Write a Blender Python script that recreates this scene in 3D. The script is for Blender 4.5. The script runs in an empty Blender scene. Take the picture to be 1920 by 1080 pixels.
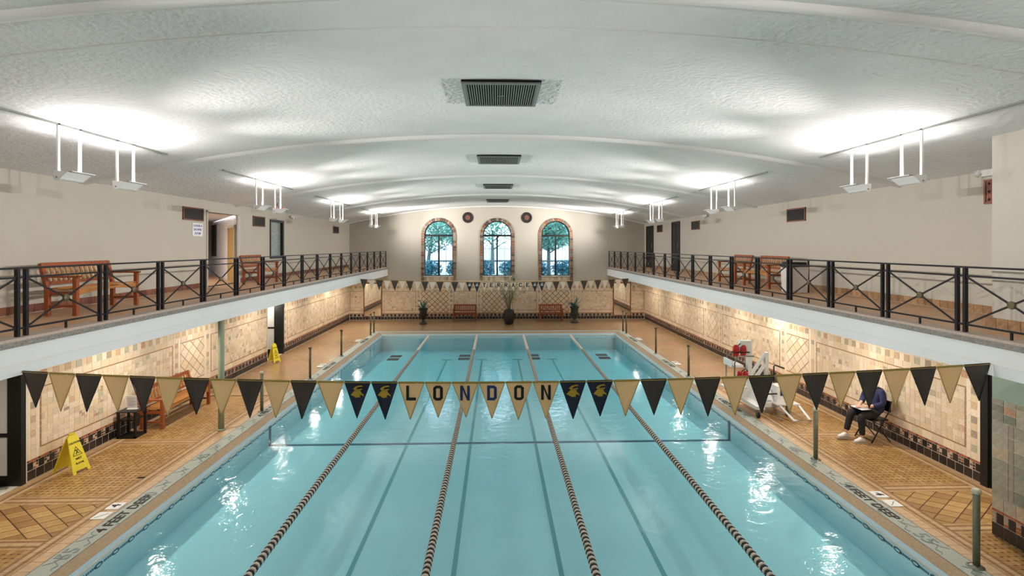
import bpy, math, random
from mathutils import Vector, Matrix
random.seed(7)
PI = math.pi
S = bpy.context.scene
C = S.collection

# ------------------------------------------------------------------ camera, world, light, exposure
F_PX, YAW, HORIZON_Y, CAM_X, CAM_H = 963.37, 0.0308, 461.58, -0.1534, 4.0965
cam_d = bpy.data.cameras.new('camera')
cam = bpy.data.objects.new('camera', cam_d); C.objects.link(cam)
cam_d.sensor_fit = 'HORIZONTAL'; cam_d.sensor_width = 36.0
cam_d.lens = F_PX * 36.0 / 1920.0
cam_d.shift_y = -(540 - HORIZON_Y) / 1920.0
cam_d.clip_start = 0.05; cam_d.clip_end = 300
cam.location = (CAM_X, 0, CAM_H)
cam.rotation_euler = (PI / 2, 0, -YAW)
S.camera = cam

W = bpy.data.worlds.new('sky'); S.world = W; W.use_nodes = True
_b = W.node_tree.nodes['Background']
_b.inputs[0].default_value = (0.80, 0.90, 1.0, 1); _b.inputs[1].default_value = 2.9

S.view_settings.view_transform = 'Standard'; S.view_settings.look = 'None'
S.view_settings.gamma = 1.0; S.view_settings.use_curve_mapping = False
S.view_settings.exposure = 0.8
S.cycles.max_bounces = 6; S.cycles.diffuse_bounces = 3; S.cycles.glossy_bounces = 2; S.cycles.transmission_bounces = 3
S.cycles.caustics_reflective = False; S.cycles.caustics_refractive = False

LAMP_COL = (1, .945, .945)
UPTILT = math.radians(46)
UPLIGHT_W = 13.0          # each hanging uplight: light going straight up
THROW_W = 620.0           # and its asymmetric throw across the vault
THROW_EL, THROW_CONE = -2, 66
DOWNLIGHT_W = 18.0        # each unseen downlight added in rows under the balconies

# ------------------------------------------------------------------ dimensions (metres)
XL, XR = -8.0, 7.92                # side walls
YN, YF = -2.2, 27.76               # near wall, far wall
P = 5.335                          # pool half width
PY0, PY1 = 0.66, 23.52             # pool ends
ZD = 0.15                          # deck
ZB = 2.98                          # balcony floor
BL, BR = -5.97, 5.88               # balcony edges
ZF = 2.52                          # balcony underside
XC = -0.05; CROWN = 6.27; RISE = 0.94
HALF = (XR - XL) / 2
RAD = (HALF ** 2 + RISE ** 2) / (2 * RISE)
def vault(x): return CROWN - RAD + math.sqrt(RAD ** 2 - (x - XC) ** 2)

# ------------------------------------------------------------------ materials
def lin(h):
    h = h.lstrip('#'); v = [int(h[i:i + 2], 16) / 255 for i in (0, 2, 4)]
    return tuple((c / 12.92 if c <= .04045 else ((c + .055) / 1.055) ** 2.4) for c in v) + (1,)
MATS = {}
def mat(name, col, rough=.5, metal=0, spec=.5, noise=0, scale=8, bump=0, bscale=60, emit=None, estr=0, col2=None, alpha=None, stretch=None):
    if name in MATS: return MATS[name]
    m = bpy.data.materials.new(name); m.use_nodes = True; MATS[name] = m
    nt = m.node_tree; b = nt.nodes['Principled BSDF']
    c = lin(col) if isinstance(col, str) else col
    b.inputs['Base Color'].default_value = c
    b.inputs['Roughness'].default_value = rough; b.inputs['Metallic'].default_value = metal
    b.inputs['Specular IOR Level'].default_value = spec
    tc = nt.nodes.new('ShaderNodeTexCoord'); src = tc.outputs['Object']
    if stretch:
        mp = nt.nodes.new('ShaderNodeMapping'); mp.inputs['Scale'].default_value = stretch
        nt.links.new(src, mp.inputs[0]); src = mp.outputs[0]
    if noise:
        n = nt.nodes.new('ShaderNodeTexNoise'); n.inputs['Scale'].default_value = scale; n.inputs['Detail'].default_value = 4
        nt.links.new(src, n.inputs['Vector'])
        r = nt.nodes.new('ShaderNodeValToRGB')
        c2 = lin(col2) if col2 else tuple(min(1, x * (1 + noise)) for x in c[:3]) + (1,)
        c1 = c if col2 else tuple(x * (1 - noise) for x in c[:3]) + (1,)
        r.color_ramp.elements[0].position = .3; r.color_ramp.elements[1].position = .7
        r.color_ramp.elements[0].color = c1; r.color_ramp.elements[1].color = c2
        nt.links.new(n.outputs['Fac'], r.inputs[0]); nt.links.new(r.outputs[0], b.inputs['Base Color'])
    if bump:
        n = nt.nodes.new('ShaderNodeTexNoise'); n.inputs['Scale'].default_value = bscale; n.inputs['Detail'].default_value = 3
        nt.links.new(src, n.inputs['Vector'])
        bp = nt.nodes.new('ShaderNodeBump'); bp.inputs['Strength'].default_value = bump; bp.inputs['Distance'].default_value = .02
        nt.links.new(n.outputs['Fac'], bp.inputs['Height']); nt.links.new(bp.outputs[0], b.inputs['Normal'])
    if emit:
        b.inputs['Emission Color'].default_value = lin(emit); b.inputs['Emission Strength'].default_value = estr
    return m

M_PLASTER = mat('ceiling_plaster', '#e6e7e5', .85, noise=.03, scale=2.2, bump=.85, bscale=15)
M_RIB = mat('rib_plaster', '#e6e5e2', .7, bump=.1)
M_PAINT = mat('wall_paint', '#beb8a8', .7, noise=.015, scale=1.5, bump=.05, bscale=90)
M_WHITEPAINT = mat('white_paint', '#dedad8', .6, noise=.01)
M_GREENPAINT = mat('green_grey_paint', '#a9b8a2', .6, noise=.02)
M_FASCIA = mat('fascia_paint', '#e2e4e2', .55, noise=.02, scale=1.2)
M_EDGE = mat('edge_stone', '#86827a', .7, noise=.3, scale=30, bump=.2)
M_CURB = mat('curb_stone', '#b7a496', .6, noise=.12, scale=25)
M_GROUT = mat('grout', '#e2d8c8', .8, noise=.06, scale=20)
M_BLACK = mat('black_metal', '#17161a', .38, metal=.2, noise=.2, scale=40)
M_BLACKTRIM = mat('black_trim', '#0e0d0d', .45, noise=.2, scale=12)
M_WHITE = mat('white_enamel', '#ecebe8', .35, noise=.01)
M_OFFWHITE = mat('off_white_plastic', '#dcd9d2', .4, noise=.03, scale=14)
M_STEEL = mat('brushed_steel', '#8d8b85', .3, metal=.9, noise=.1, scale=50, stretch=(1, 1, .1))
M_BRONZE = mat('bronze_post', '#6a6149', .42, metal=.55, noise=.25, scale=18)
M_POSTGREEN = mat('stanchion_paint', '#77785f', .45, metal=.25, noise=.2, scale=18)
M_CAP = mat('post_cap', '#cfc9a8', .45, noise=.1)
M_PILLAR = mat('pillar_paint', '#96a188', .5, noise=.05)
M_RED = mat('red_vinyl', '#b3141c', .4, noise=.2, scale=12)
M_YELLOW = mat('yellow_plastic', '#e6d22e', .4, noise=.05, scale=10)
M_INK = mat('black_ink', '#16151a', .6)
M_NAVY = mat('navy_ink', '#1f3e78', .6)
M_GOLDINK = mat('gold_ink', '#c9a636', .5, noise=.15, scale=80)
M_PALEINK = mat('pale_ink', '#d8d6c8', .5)
M_WOOD = mat('teak_slat', '#b5793a', .5, noise=.22, scale=6, stretch=(8, 1, 8))
M_WOODR = mat('teak_red', '#9a4f26', .5, noise=.22, scale=6, stretch=(8, 8, 1))
M_WOODD = mat('teak_dark', '#8a4426', .5, noise=.2, scale=7)
M_DOORWOOD = mat('oak_door', '#a5813f', .5, noise=.12, scale=3, stretch=(10, 10, .6))
M_TERRA = mat('terracotta', '#8a5a48', .7, noise=.15, scale=20)
M_DARKVENT = mat('vent_dark', '#3a3634', .6, noise=.15, scale=30)
M_VENTHOLE = mat('vent_hole', '#15130f', .9)
M_VENTBAR = mat('vent_bar', '#8d9089', .5, metal=.3, noise=.1, scale=20)
M_LAMP = mat('lamp_glow', '#ffffff', .5, emit='#fff6ea', estr=9)
M_MIRROR = mat('mirror_glass', '#e8ebe8', .02, metal=1.0)
M_PAPER = mat('paper', '#e9e9ee', .6)
M_NAVYCLOTH = mat('navy_cloth', '#25294f', .8, noise=.25, scale=18, bump=.3, bscale=40)
M_BLACKCLOTH = mat('black_cloth', '#1c191b', .85, noise=.3, scale=18, bump=.3, bscale=40)
M_SKIN = mat('skin', '#d6a98c', .55, noise=.04)
M_HAIR = mat('grey_hair', '#c9c4bb', .7, noise=.2, scale=60)
M_SHOE = mat('white_shoe', '#e4ddd5', .6, noise=.04)
M_SOLE = mat('shoe_sole', '#b8aea4', .7)
M_LEAF = mat('agave_leaf', '#466e60', .5, noise=.35, scale=9)
M_LEAF2 = mat('palm_leaf', '#6f8a46', .5, noise=.35, scale=14)
M_STEM = mat('palm_stem', '#6b6a45', .7, noise=.25, scale=20)
M_URN = mat('cast_urn', '#22211f', .5, noise=.3, scale=20, bump=.2)
M_URN2 = mat('cast_urn_green', '#333a31', .5, noise=.3, scale=20, bump=.2)
M_POT = mat('black_pot', '#1d1d22', .35, noise=.1)
M_SOIL = mat('soil', '#3b2a1e', .9, noise=.3, scale=30, bump=.5)
M_COPE = mat('coping_mosaic', '#aab0a4', .55, noise=.12, scale=70, bump=.1)
M_COPETAN = mat('coping_tan', '#b49a78', .5, noise=.1, scale=25)
M_LIP = mat('pool_lip', '#e6e1d2', .35, noise=.03)
M_MOTIF = mat('coping_motif', '#84918a', .6)
M_POOL = mat('pool_plaster', '#e9f6fb', .6, noise=.02, scale=1.2)
M_LANE = mat('lane_tile', '#8ab3b6', .5)
M_LINEBLUE = mat('depth_line_tile', '#1b4f73', .5)
M_FRIEZE = mat('frieze_tile', '#1f6475', .4)
M_DRAIN = mat('drain_grate', '#29414a', .6)
M_FLOATB = mat('float_black', '#2a2724', .5)
M_FLOATW = mat('float_cream', '#efe0d0', .5)
M_SMOKE = mat('dark_opening', '#211d1a', .7)

TAN = [mat('tile_tan_%d' % i, c, .32, noise=.07, scale=30, bump=.05) for i, c in enumerate(
    ['#e3cfb0', '#ead7ba', '#dcc4a0', '#e6d0b8', '#dbc5aa', '#d4c2a4', '#e2c8a4', '#d0b89c'])]
TAN_W = [5, 5, 4, 4, 3, 1.5, 3, 1.5]
ACC = [mat('tile_accent_%d' % i, c, .35, noise=.12, scale=30) for i, c in enumerate(
    ['#c5a88a', '#b09c82', '#cfb08c', '#b8b298', '#c79a78', '#dcc8a8', '#a8957f'])]
BLK = [mat('tile_black_%d' % i, c, .28, noise=.25, scale=25) for i, c in enumerate(['#2a2220', '#332a26', '#221c1c'])]
DKB = mat('tile_dark_brown', '#6b5340', .4, noise=.2, scale=30)
RUST = mat('tile_rust', '#a8613c', .4, noise=.2, scale=30)
DKL = mat('tile_joint_brown', '#8f6b45', .5, noise=.2, scale=30)
BROWN = mat('tile_brown_line', '#a5794c', .4, noise=.2, scale=30)
REDBASE = [mat('base_tile_red_%d' % i, c, .4, noise=.15, scale=20) for i, c in enumerate(['#7d4a36', '#86533c', '#724231'])]
TANBASE = [mat('base_tile_tan_%d' % i, c, .4, noise=.2, scale=20) for i, c in enumerate(['#a5805a', '#9a7550', '#b08a63'])]
FLO = [mat('deck_tile_%d' % i, c, .3, noise=.13, scale=18, bump=.06) for i, c in enumerate(
    ['#b08a55', '#ab814a', '#b6925e', '#a57c48', '#b18757', '#9e7648'])]
DOT = mat('deck_dot', '#4a331f', .4, noise=.2)
BRD = [mat('deck_border_%d' % i, c, .35, noise=.14, scale=16) for i, c in enumerate(['#c9a884', '#b48e62', '#8f6c49', '#bd9b74'])]
WEV = [mat('deck_weave_%d' % i, c, .35, noise=.16, scale=12) for i, c in enumerate(['#a8824f', '#9c7645', '#b18c58', '#946d42'])]
BRK = [mat('arch_brick_%d' % i, c, .45, noise=.2, scale=25) for i, c in enumerate(
    ['#8b6f5c', '#7d6c5c', '#9a7d62', '#5c4c42', '#93877a', '#8f5f47', '#6d5848'])]

def deck_far_mat():
    m = bpy.data.materials.new('deck_far_tiles'); m.use_nodes = True
    nt = m.node_tree; b = nt.nodes['Principled BSDF']; b.inputs['Roughness'].default_value = .24
    tc = nt.nodes.new('ShaderNodeTexCoord')
    br = nt.nodes.new('ShaderNodeTexBrick'); br.offset = 0; br.inputs['Scale'].default_value = 1
    br.inputs['Brick Width'].default_value = .09; br.inputs['Row Height'].default_value = .09
    br.inputs['Mortar Size'].default_value = .004
    br.inputs['Color1'].default_value = lin('#bd9a74'); br.inputs['Color2'].default_value = lin('#b38e66'); br.inputs['Mortar'].default_value = lin('#8d6c4c')
    n = nt.nodes.new('ShaderNodeTexNoise'); n.inputs['Scale'].default_value = 1.2
    mx = nt.nodes.new('ShaderNodeMix'); mx.data_type = 'RGBA'; mx.blend_type = 'MULTIPLY'; mx.inputs[0].default_value = .35
    nt.links.new(tc.outputs['Object'], br.inputs['Vector']); nt.links.new(tc.outputs['Object'], n.inputs['Vector'])
    nt.links.new(br.outputs['Color'], mx.inputs[6]); nt.links.new(n.outputs['Color'], mx.inputs[7])
    nt.links.new(mx.outputs[2], b.inputs['Base Color'])
    return m
M_DECKFAR = deck_far_mat()
M_BALC = mat('balcony_floor', '#c2986f', .4, noise=.14, scale=9)

def cloth_mat(name, col, trans):
    m = bpy.data.materials.new(name); m.use_nodes = True
    nt = m.node_tree; b = nt.nodes['Principled BSDF']; out = nt.nodes['Material Output']
    b.inputs['Base Color'].default_value = lin(col); b.inputs['Roughness'].default_value = .45
    n = nt.nodes.new('ShaderNodeTexNoise'); n.inputs['Scale'].default_value = 9
    bp = nt.nodes.new('ShaderNodeBump'); bp.inputs['Strength'].default_value = .25; bp.inputs['Distance'].default_value = .02
    nt.links.new(n.outputs['Fac'], bp.inputs['Height']); nt.links.new(bp.outputs[0], b.inputs['Normal'])
    if trans:
        t = nt.nodes.new('ShaderNodeBsdfTranslucent'); t.inputs[0].default_value = lin(col)
        mx = nt.nodes.new('ShaderNodeMixShader'); mx.inputs[0].default_value = trans
        nt.links.new(b.outputs[0], mx.inputs[1]); nt.links.new(t.outputs[0], mx.inputs[2]); nt.links.new(mx.outputs[0], out.inputs[0])
    MATS[name] = m; return m
F_BLACK = cloth_mat('pennant_black', '#4b433f', .1)
F_NAVY = cloth_mat('pennant_navy', '#2a2f42', .05)
F_GOLD = cloth_mat('pennant_gold', '#ffd49a', .42)
F_CREAM = cloth_mat('pennant_cream', '#f4ead8', .42)
F_GOLDHEM = cloth_mat('pennant_hem_gold', '#c2a552', .1)
F_BLACKHEM = cloth_mat('pennant_hem_black', '#16120f', 0)

def glass_mat():
    m = bpy.data.materials.new('window_glass'); m.use_nodes = True
    nt = m.node_tree; nt.nodes.remove(nt.nodes['Principled BSDF']); out = nt.nodes['Material Output']
    t = nt.nodes.new('ShaderNodeBsdfTransparent'); t.inputs[0].default_value = (.93, .97, 1, 1)
    g = nt.nodes.new('ShaderNodeBsdfGlossy'); g.inputs['Roughness'].default_value = .02
    f = nt.nodes.new('ShaderNodeFresnel'); f.inputs[0].default_value = 1.3
    mx = nt.nodes.new('ShaderNodeMixShader')
    nt.links.new(f.outputs[0], mx.inputs[0]); nt.links.new(t.outputs[0], mx.inputs[1]); nt.links.new(g.outputs[0], mx.inputs[2]); nt.links.new(mx.outputs[0], out.inputs[0])
    return m
M_GLASS = glass_mat()

def water_mat():
    m = bpy.data.materials.new('pool_water'); m.use_nodes = True
    nt = m.node_tree; nt.nodes.remove(nt.nodes['Principled BSDF']); out = nt.nodes['Material Output']
    tc = nt.nodes.new('ShaderNodeTexCoord')
    mp = nt.nodes.new('ShaderNodeMapping'); mp.inputs['Scale'].default_value = (1, 1, 1)
    nt.links.new(tc.outputs['Object'], mp.inputs[0])
    n1 = nt.nodes.new('ShaderNodeTexNoise'); n1.inputs['Scale'].default_value = 5.0; n1.inputs['Detail'].default_value = 4; n1.inputs['Distortion'].default_value = .6
    n2 = nt.nodes.new('ShaderNodeTexNoise'); n2.inputs['Scale'].default_value = .35; n2.inputs['Detail'].default_value = 2
    nt.links.new(mp.outputs[0], n1.inputs['Vector']); nt.links.new(mp.outputs[0], n2.inputs['Vector'])
    r = nt.nodes.new('ShaderNodeMapRange'); r.inputs[1].default_value = .35; r.inputs[2].default_value = .7; r.inputs[3].default_value = .2; r.inputs[4].default_value = .8
    nt.links.new(n2.outputs['Fac'], r.inputs[0])
    bp = nt.nodes.new('ShaderNodeBump'); bp.inputs['Distance'].default_value = .02
    nt.links.new(r.outputs[0], bp.inputs['Strength']); nt.links.new(n1.outputs['Fac'], bp.inputs['Height'])
    t = nt.nodes.new('ShaderNodeBsdfTransparent'); t.inputs[0].default_value = (.96, 1, 1, 1)
    g = nt.nodes.new('ShaderNodeBsdfGlossy'); g.inputs['Roughness'].default_value = .06
    lw = nt.nodes.new('ShaderNodeLayerWeight'); lw.inputs['Blend'].default_value = .5      # Schlick reflectance of water
    pw = nt.nodes.new('ShaderNodeMath'); pw.operation = 'POWER'; pw.inputs[1].default_value = 5
    f = nt.nodes.new('ShaderNodeMath'); f.operation = 'MULTIPLY_ADD'; f.inputs[1].default_value = .98; f.inputs[2].default_value = .02; f.use_clamp = True
    nt.links.new(bp.outputs[0], g.inputs['Normal']); nt.links.new(bp.outputs[0], lw.inputs['Normal'])
    nt.links.new(lw.outputs['Facing'], pw.inputs[0]); nt.links.new(pw.outputs[0], f.inputs[0])
    mx = nt.nodes.new('ShaderNodeMixShader')
    nt.links.new(f.outputs[0], mx.inputs[0]); nt.links.new(t.outputs[0], mx.inputs[1]); nt.links.new(g.outputs[0], mx.inputs[2]); nt.links.new(mx.outputs[0], out.inputs[0])
    v = nt.nodes.new('ShaderNodeVolumeAbsorption'); v.inputs[0].default_value = (.15, .89, .99, 1); v.inputs[1].default_value = .46
    nt.links.new(v.outputs[0], out.inputs['Volume'])
    return m
M_WATER = water_mat()

# ------------------------------------------------------------------ mesh helpers
class MB:
    def __init__(s): s.v = []; s.f = []; s.m = []; s.mats = []; s.smooth = []
    def mi(s, m):
        if m not in s.mats: s.mats.append(m)
        return s.mats.index(m)
    def face(s, idx, m, sm=False): s.f.append(idx); s.m.append(s.mi(m)); s.smooth.append(sm)
    def add(s, verts, faces, m, sm=False):
        o = len(s.v); s.v += [tuple(p) for p in verts]; k = s.mi(m)
        for f in faces: s.f.append(tuple(i + o for i in f)); s.m.append(k); s.smooth.append(sm)
    def box(s, a, b, m):
        x0, y0, z0 = a; x1, y1, z1 = b
        s.add([(x0, y0, z0), (x1, y0, z0), (x1, y1, z0), (x0, y1, z0), (x0, y0, z1), (x1, y0, z1), (x1, y1, z1), (x0, y1, z1)],
              [(0, 3, 2, 1), (4, 5, 6, 7), (0, 1, 5, 4), (1, 2, 6, 5), (2, 3, 7, 6), (3, 0, 4, 7)], m)
    def cbox(s, c, d, m, rot=None):
        o = len(s.v); s.box((-d[0] / 2, -d[1] / 2, -d[2] / 2), (d[0] / 2, d[1] / 2, d[2] / 2), m)
        for i in range(o, len(s.v)):
            p = Vector(s.v[i])
            if rot is not None: p = rot @ p
            s.v[i] = tuple(p + Vector(c))
    def bar(s, p, q, w, h, m, up=(0, 0, 1)):
        p = Vector(p); q = Vector(q); d = (q - p); L = d.length; d.normalize(); u = Vector(up)
        if abs(d.dot(u)) > .99: u = Vector((1, 0, 0))
        x = d.cross(u).normalized(); y = x.cross(d)
        vs = []
        for e in (p, q):
            for a, b in ((-1, -1), (1, -1), (1, 1), (-1, 1)): vs.append(e + x * (a * w / 2) + y * (b * h / 2))
        s.add(vs, [(3, 2, 1, 0), (4, 5, 6, 7), (0, 1, 5, 4), (1, 2, 6, 5), (2, 3, 7, 6), (3, 0, 4, 7)], m)
    def tube(s, pts, r, m, n=8, caps=True, sm=True):
        pts = [Vector(p) for p in pts]; rr = r if isinstance(r, (list, tuple)) else [r] * len(pts)
        o = len(s.v); k = s.mi(m); prev = None
        for i, p in enumerate(pts):
            d = (pts[min(i + 1, len(pts) - 1)] - pts[max(i - 1, 0)]).normalized()
            if prev is None:
                u = Vector((0, 0, 1)) if abs(d.z) < .9 else Vector((1, 0, 0)); x = d.cross(u).normalized()
            else:
                x = (prev - d * prev.dot(d)).normalized()
            prev = x; y = d.cross(x)
            for j in range(n):
                a = 2 * PI * j / n; s.v.append(tuple(p + (x * math.cos(a) + y * math.sin(a)) * rr[i]))
        for i in range(len(pts) - 1):
            for j in range(n):
                a = o + i * n + j; b = o + i * n + (j + 1) % n
                s.f.append((a, b, b + n, a + n)); s.m.append(k); s.smooth.append(sm)
        if caps:
            s.f.append(tuple(o + j for j in range(n))[::-1]); s.m.append(k); s.smooth.append(False)
            e = o + (len(pts) - 1) * n
            s.f.append(tuple(e + j for j in range(n))); s.m.append(k); s.smooth.append(False)
    def lathe(s, prof, m, n=20, c=(0, 0, 0), sm=True):
        o = len(s.v); k = s.mi(m)
        for r, z in prof:
            for j in range(n):
                a = 2 * PI * j / n; s.v.append((c[0] + r * math.cos(a), c[1] + r * math.sin(a), c[2] + z))
        for i in range(len(prof) - 1):
            for j in range(n):
                a = o + i * n + j; b = o + i * n + (j + 1) % n
                s.f.append((a, b, b + n, a + n)); s.m.append(k); s.smooth.append(sm)
        s.f.append(tuple(o + j for j in range(n))[::-1]); s.m.append(k); s.smooth.append(False)
        e = o + (len(prof) - 1) * n; s.f.append(tuple(e + j for j in range(n))); s.m.append(k); s.smooth.append(False)
    def prism(s, poly, fn, t, m, inset=0):
        """poly in 2-D; fn(u, v, w) -> 3-D; w = 0 back, t front"""
        n = len(poly); cu = sum(p[0] for p in poly) / n; cv = sum(p[1] for p in poly) / n
        front = [(p[0] - math.copysign(min(inset, abs(p[0] - cu)), p[0] - cu) if inset else p[0], p[1] - math.copysign(min(inset, abs(p[1] - cv)), p[1] - cv) if inset else p[1]) for p in poly]
        vs = [fn(u, v, 0) for u, v in poly] + [fn(u, v, t) for u, v in front]
        fs = [tuple(range(n, 2 * n))] + [(i, (i + 1) % n, n + (i + 1) % n, n + i) for i in range(n)]
        s.add(vs, fs, m)
    def mesh(s, name):
        me = bpy.data.meshes.new(name); me.from_pydata(s.v, [], s.f)
        for m in s.mats: me.materials.append(m)
        me.polygons.foreach_set('material_index', s.m); me.polygons.foreach_set('use_smooth', s.smooth)
        me.update(); return me
    def build(s, name, parent=None, **k): return link(name, s.mesh(name), parent, **k)

def tag(o, label=None, cat=None, group=None, kind=None):
    if label: o['label'] = label
    if cat: o['category'] = cat
    if group: o['group'] = group
    if kind: o['kind'] = kind
    return o
def link(name, data, parent=None, loc=None, rotz=None, label=None, cat=None, group=None, kind=None):
    o = bpy.data.objects.new(name, data); C.objects.link(o)
    if parent: o.parent = parent
    if loc is not None: o.location = loc
    if rotz is not None: o.rotation_euler = (0, 0, rotz)
    return tag(o, label, cat, group, kind)
def thing(name, loc, label, cat, group=None, rotz=0, kind=None):
    return link(name, None, None, loc, rotz, label, cat, group, kind)
def struct(name, mb, label=None, cat=None): return mb.build(name, kind='structure', label=label, cat=cat)
def copy_tree(o, parent=None):
    c = o.copy(); C.objects.link(c); c.parent = parent
    for ch in list(o.children): copy_tree(ch, c)
    return c
TEXT_MESH = {}
def text(name, body, size, m, parent, loc, rot, ext=.0015, label=None):
    key = (body, size, ext, m.name)
    if key not in TEXT_MESH:
        cu = bpy.data.curves.new(name, 'FONT'); cu.body = body; cu.size = size; cu.extrude = ext; cu.offset = size * .014
        cu.align_x = 'CENTER'; cu.align_y = 'CENTER'; cu.resolution_u = 2
        tmp = bpy.data.objects.new(name, cu); C.objects.link(tmp)
        me = bpy.data.meshes.new_from_object(tmp.evaluated_get(bpy.context.evaluated_depsgraph_get()))
        bpy.data.objects.remove(tmp); bpy.data.curves.remove(cu)
        me.materials.clear(); me.materials.append(m); me.name = name; TEXT_MESH[key] = me
    o = link(name, TEXT_MESH[key], parent, loc); o.rotation_euler = rot
    if label: o['label'] = label
    return o
def fix_normals(me):
    import bmesh
    bm = bmesh.new(); bm.from_mesh(me); bmesh.ops.recalc_face_normals(bm, faces=bm.faces); bm.to_mesh(me); bm.free()

# ------------------------------------------------------------------ room shell
def slab_cells(u0, u1, z0, z1, holes, extra=()):
    us = sorted({u0, u1, *[h[0] for h in holes], *[h[1] for h in holes]}); zs = sorted({z0, z1, *extra, *[h[2] for h in holes], *[h[3] for h in holes]})
    for i in range(len(us) - 1):
        for j in range(len(zs) - 1):
            a, b, c, d = us[i], us[i + 1], zs[j], zs[j + 1]
            if any(h[0] <= a and b <= h[1] and h[2] <= c and d <= h[3] for h in holes): continue
            yield a, b, c, d
HL = [(6.9, 8.8, ZD, 2.45), (17.9, 19.2, ZD, 2.4), (14.2, 16.8, ZB, 5.03), (18.06, 19.2, 3.66, 5.03)]
HR = [(7.0, 8.27, ZD, 2.3)]
w = MB()
for a, b, c, d in slab_cells(YN, YF + .2, -.1, 5.6, HL, (2.24,)): w.box((XL - .18, a, c), (XL, b, d), M_GROUT if d <= 2.25 else M_PAINT)
w.box((XL - .015, 15.82, ZB), (XL, 16.8, 5.03), M_PAINT)
wall_left = struct('wall_left', w, 'cream painted side wall with tiled lower storey behind the wooden side table', 'wall')
w = MB()
for a, b, c, d in slab_cells(YN, YF + .2, -.1, 5.6, HR, (2.24,)): w.box((XR, a, c), (XR + .18, b, d), M_GROUT if d <= 2.25 else M_PAINT)
wall_right = struct('wall_right', w, 'cream painted side wall with tiled lower storey behind the seated person', 'wall')

WINX = [-3.245, -0.095, 3.07]; WR = .77; WZ0, WZS = 2.5, 4.69
w = MB()
holes = [(x - WR, x + WR, WZ0, WZS) for x in WINX] + [(x - WR, x + WR, WZS, WZS + WR) for x in WINX]
for a, b, c, d in slab_cells(XL - .18, XR + .18, -.1, 6.6, holes, (2.24,)): w.box((a, YF, c), (b, YF + .25, d), M_GROUT if d <= 2.25 else M_PAINT)
for x in WINX:
    N = 24
    for i in range(N):
        a0, a1 = PI * i / N, PI * (i + 1) / N
        p0 = (x + WR * math.cos(a0), WZS + WR * math.sin(a0)); p1 = (x + WR * math.cos(a1), WZS + WR * math.sin(a1))
        q0 = (p0[0], WZS + WR); q1 = (p1[0], WZS + WR)
        vs = [(u, YF, z) for u, z in (p0, p1, q1, q0)] + [(u, YF + .25, z) for u, z in (p0, p1, q1, q0)]
        w.add(vs, [(0, 1, 2, 3), (7, 6, 5, 4), (0, 4, 5, 1)], M_PAINT)
wall_back = struct('wall_back', w, 'cream end wall with three arched windows and tiled wainscot', 'wall')
w = MB(); w.box((XL - .18, YN - .2, -.1), (XR + .18, YN, 6.6), M_PAINT); wall_front = struct('wall_front', w)

# vaulted ceiling
w = MB(); NX = 48; ys = [YN - .2 + i * (YF + .4 - YN) / 30 for i in range(31)]
xs = [XL - .15 + i * (XR - XL + .3) / NX for i in range(NX + 1)]
for y in ys:
    for x in xs: w.v.append((x, y, vault(x)))
for j in range(30):
    for i in range(NX):
        a = j * (NX + 1) + i; w.face((a, a + NX + 1, a + NX + 2, a + 1), M_PLASTER, True)
ceiling = struct('ceiling', w, 'white textured plaster barrel-vaulted ceiling', 'ceiling')
for k, (y, wd, dp) in enumerate([(4.38, .14, .06), (10.05, .14, .075), (15.72, .14, .075), (21.35, .14, .075), (27.7, .1, .06), (5.1, .02, .012)]):
    w = MB()
    prof = [(-wd / 2, 0), (-wd * .35, -dp * .8), (0, -dp), (wd * .35, -dp * .8), (wd / 2, 0)]
    o = 0
    for x in xs:
        for dy, dz in prof: w.v.append((x, y + dy, vault(x) + dz + .004))
    for i in range(NX):
        for q in range(4):
            a = i * 5 + q; w.face((a, a + 1, a + 6, a + 5), M_RIB, True)
    struct('trim_%d' % (k + 1), w)

# balconies: slab, soffit, fascia, stone edge
def balcony(side):
    s = -1 if side == 'left' else 1
    e = BL if s < 0 else BR; wl = XL if s < 0 else XR
    w = MB()
    w.box((min(e, wl), YN, ZF), (max(e, wl), YF, 2.88), M_FASCIA)
    w.box((min(e + s * .02, wl), YN, 2.88), (max(e + s * .02, wl), YF, ZB - .008), M_BALC)
    o = struct('floor_%s_balcony' % side, w, 'pale fascia and tiled floor of the %s balcony' % side, 'balcony')
    w = MB(); w.box((min(e - s * .03, e + s * .03), YN, 2.875), (max(e - s * .03, e + s * .03), YF, 2.945), M_EDGE); w.build('stone_edge', o)
    w = MB(); w.box((min(e - s * .025, e + s * .22), YN, 2.945), (max(e - s * .025, e + s * .22), YF, ZB), M_CURB); w.build('curb', o)
    w = MB(); w.box((min(e - s * .006, e), YN, 2.652), (max(e - s * .006, e), YF, 2.66), M_WHITEPAINT); w.build('fascia_bead', o)
    return o
balc_l = balcony('left'); balc_r = balcony('right')
w = MB(); w.box((BL, YN, ZF), (BR, .2, ZB), M_FASCIA); struct('floor_near_gallery', w)

# tall pier on the right, closing the near end of the right balcony
PX = 6.655
w = MB(); w.box((PX, 3.2, -.05), (XR, 6.85, 2.02), M_GROUT); w.box((PX, 3.2, 2.02), (XR, 6.85, 2.52), M_GREENPAINT); w.box((PX, 3.2, 2.52), (XR, 6.85, 5.75), M_PAINT)
pier = struct('wall_pier', w, 'square pier with grey tiles, at the near right corner', 'wall')

# deck floor around the pool
w = MB()
w.box((XL, YN, -.1), (-P - .46, YF, ZD - .008), M_DECKFAR); w.box((P + .46, YN, -.1), (XR, YF, ZD - .008), M_DECKFAR)
w.box((-P - .46, PY1 + .46, -.1), (P + .46, YF, ZD - .008), M_DECKFAR); w.box((-P - .46, YN, -.1), (P + .46, PY0 - .46, ZD - .008), M_DECKFAR)
floor = struct('floor', w, 'tan tiled pool deck with small dark dots', 'floor')

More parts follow.
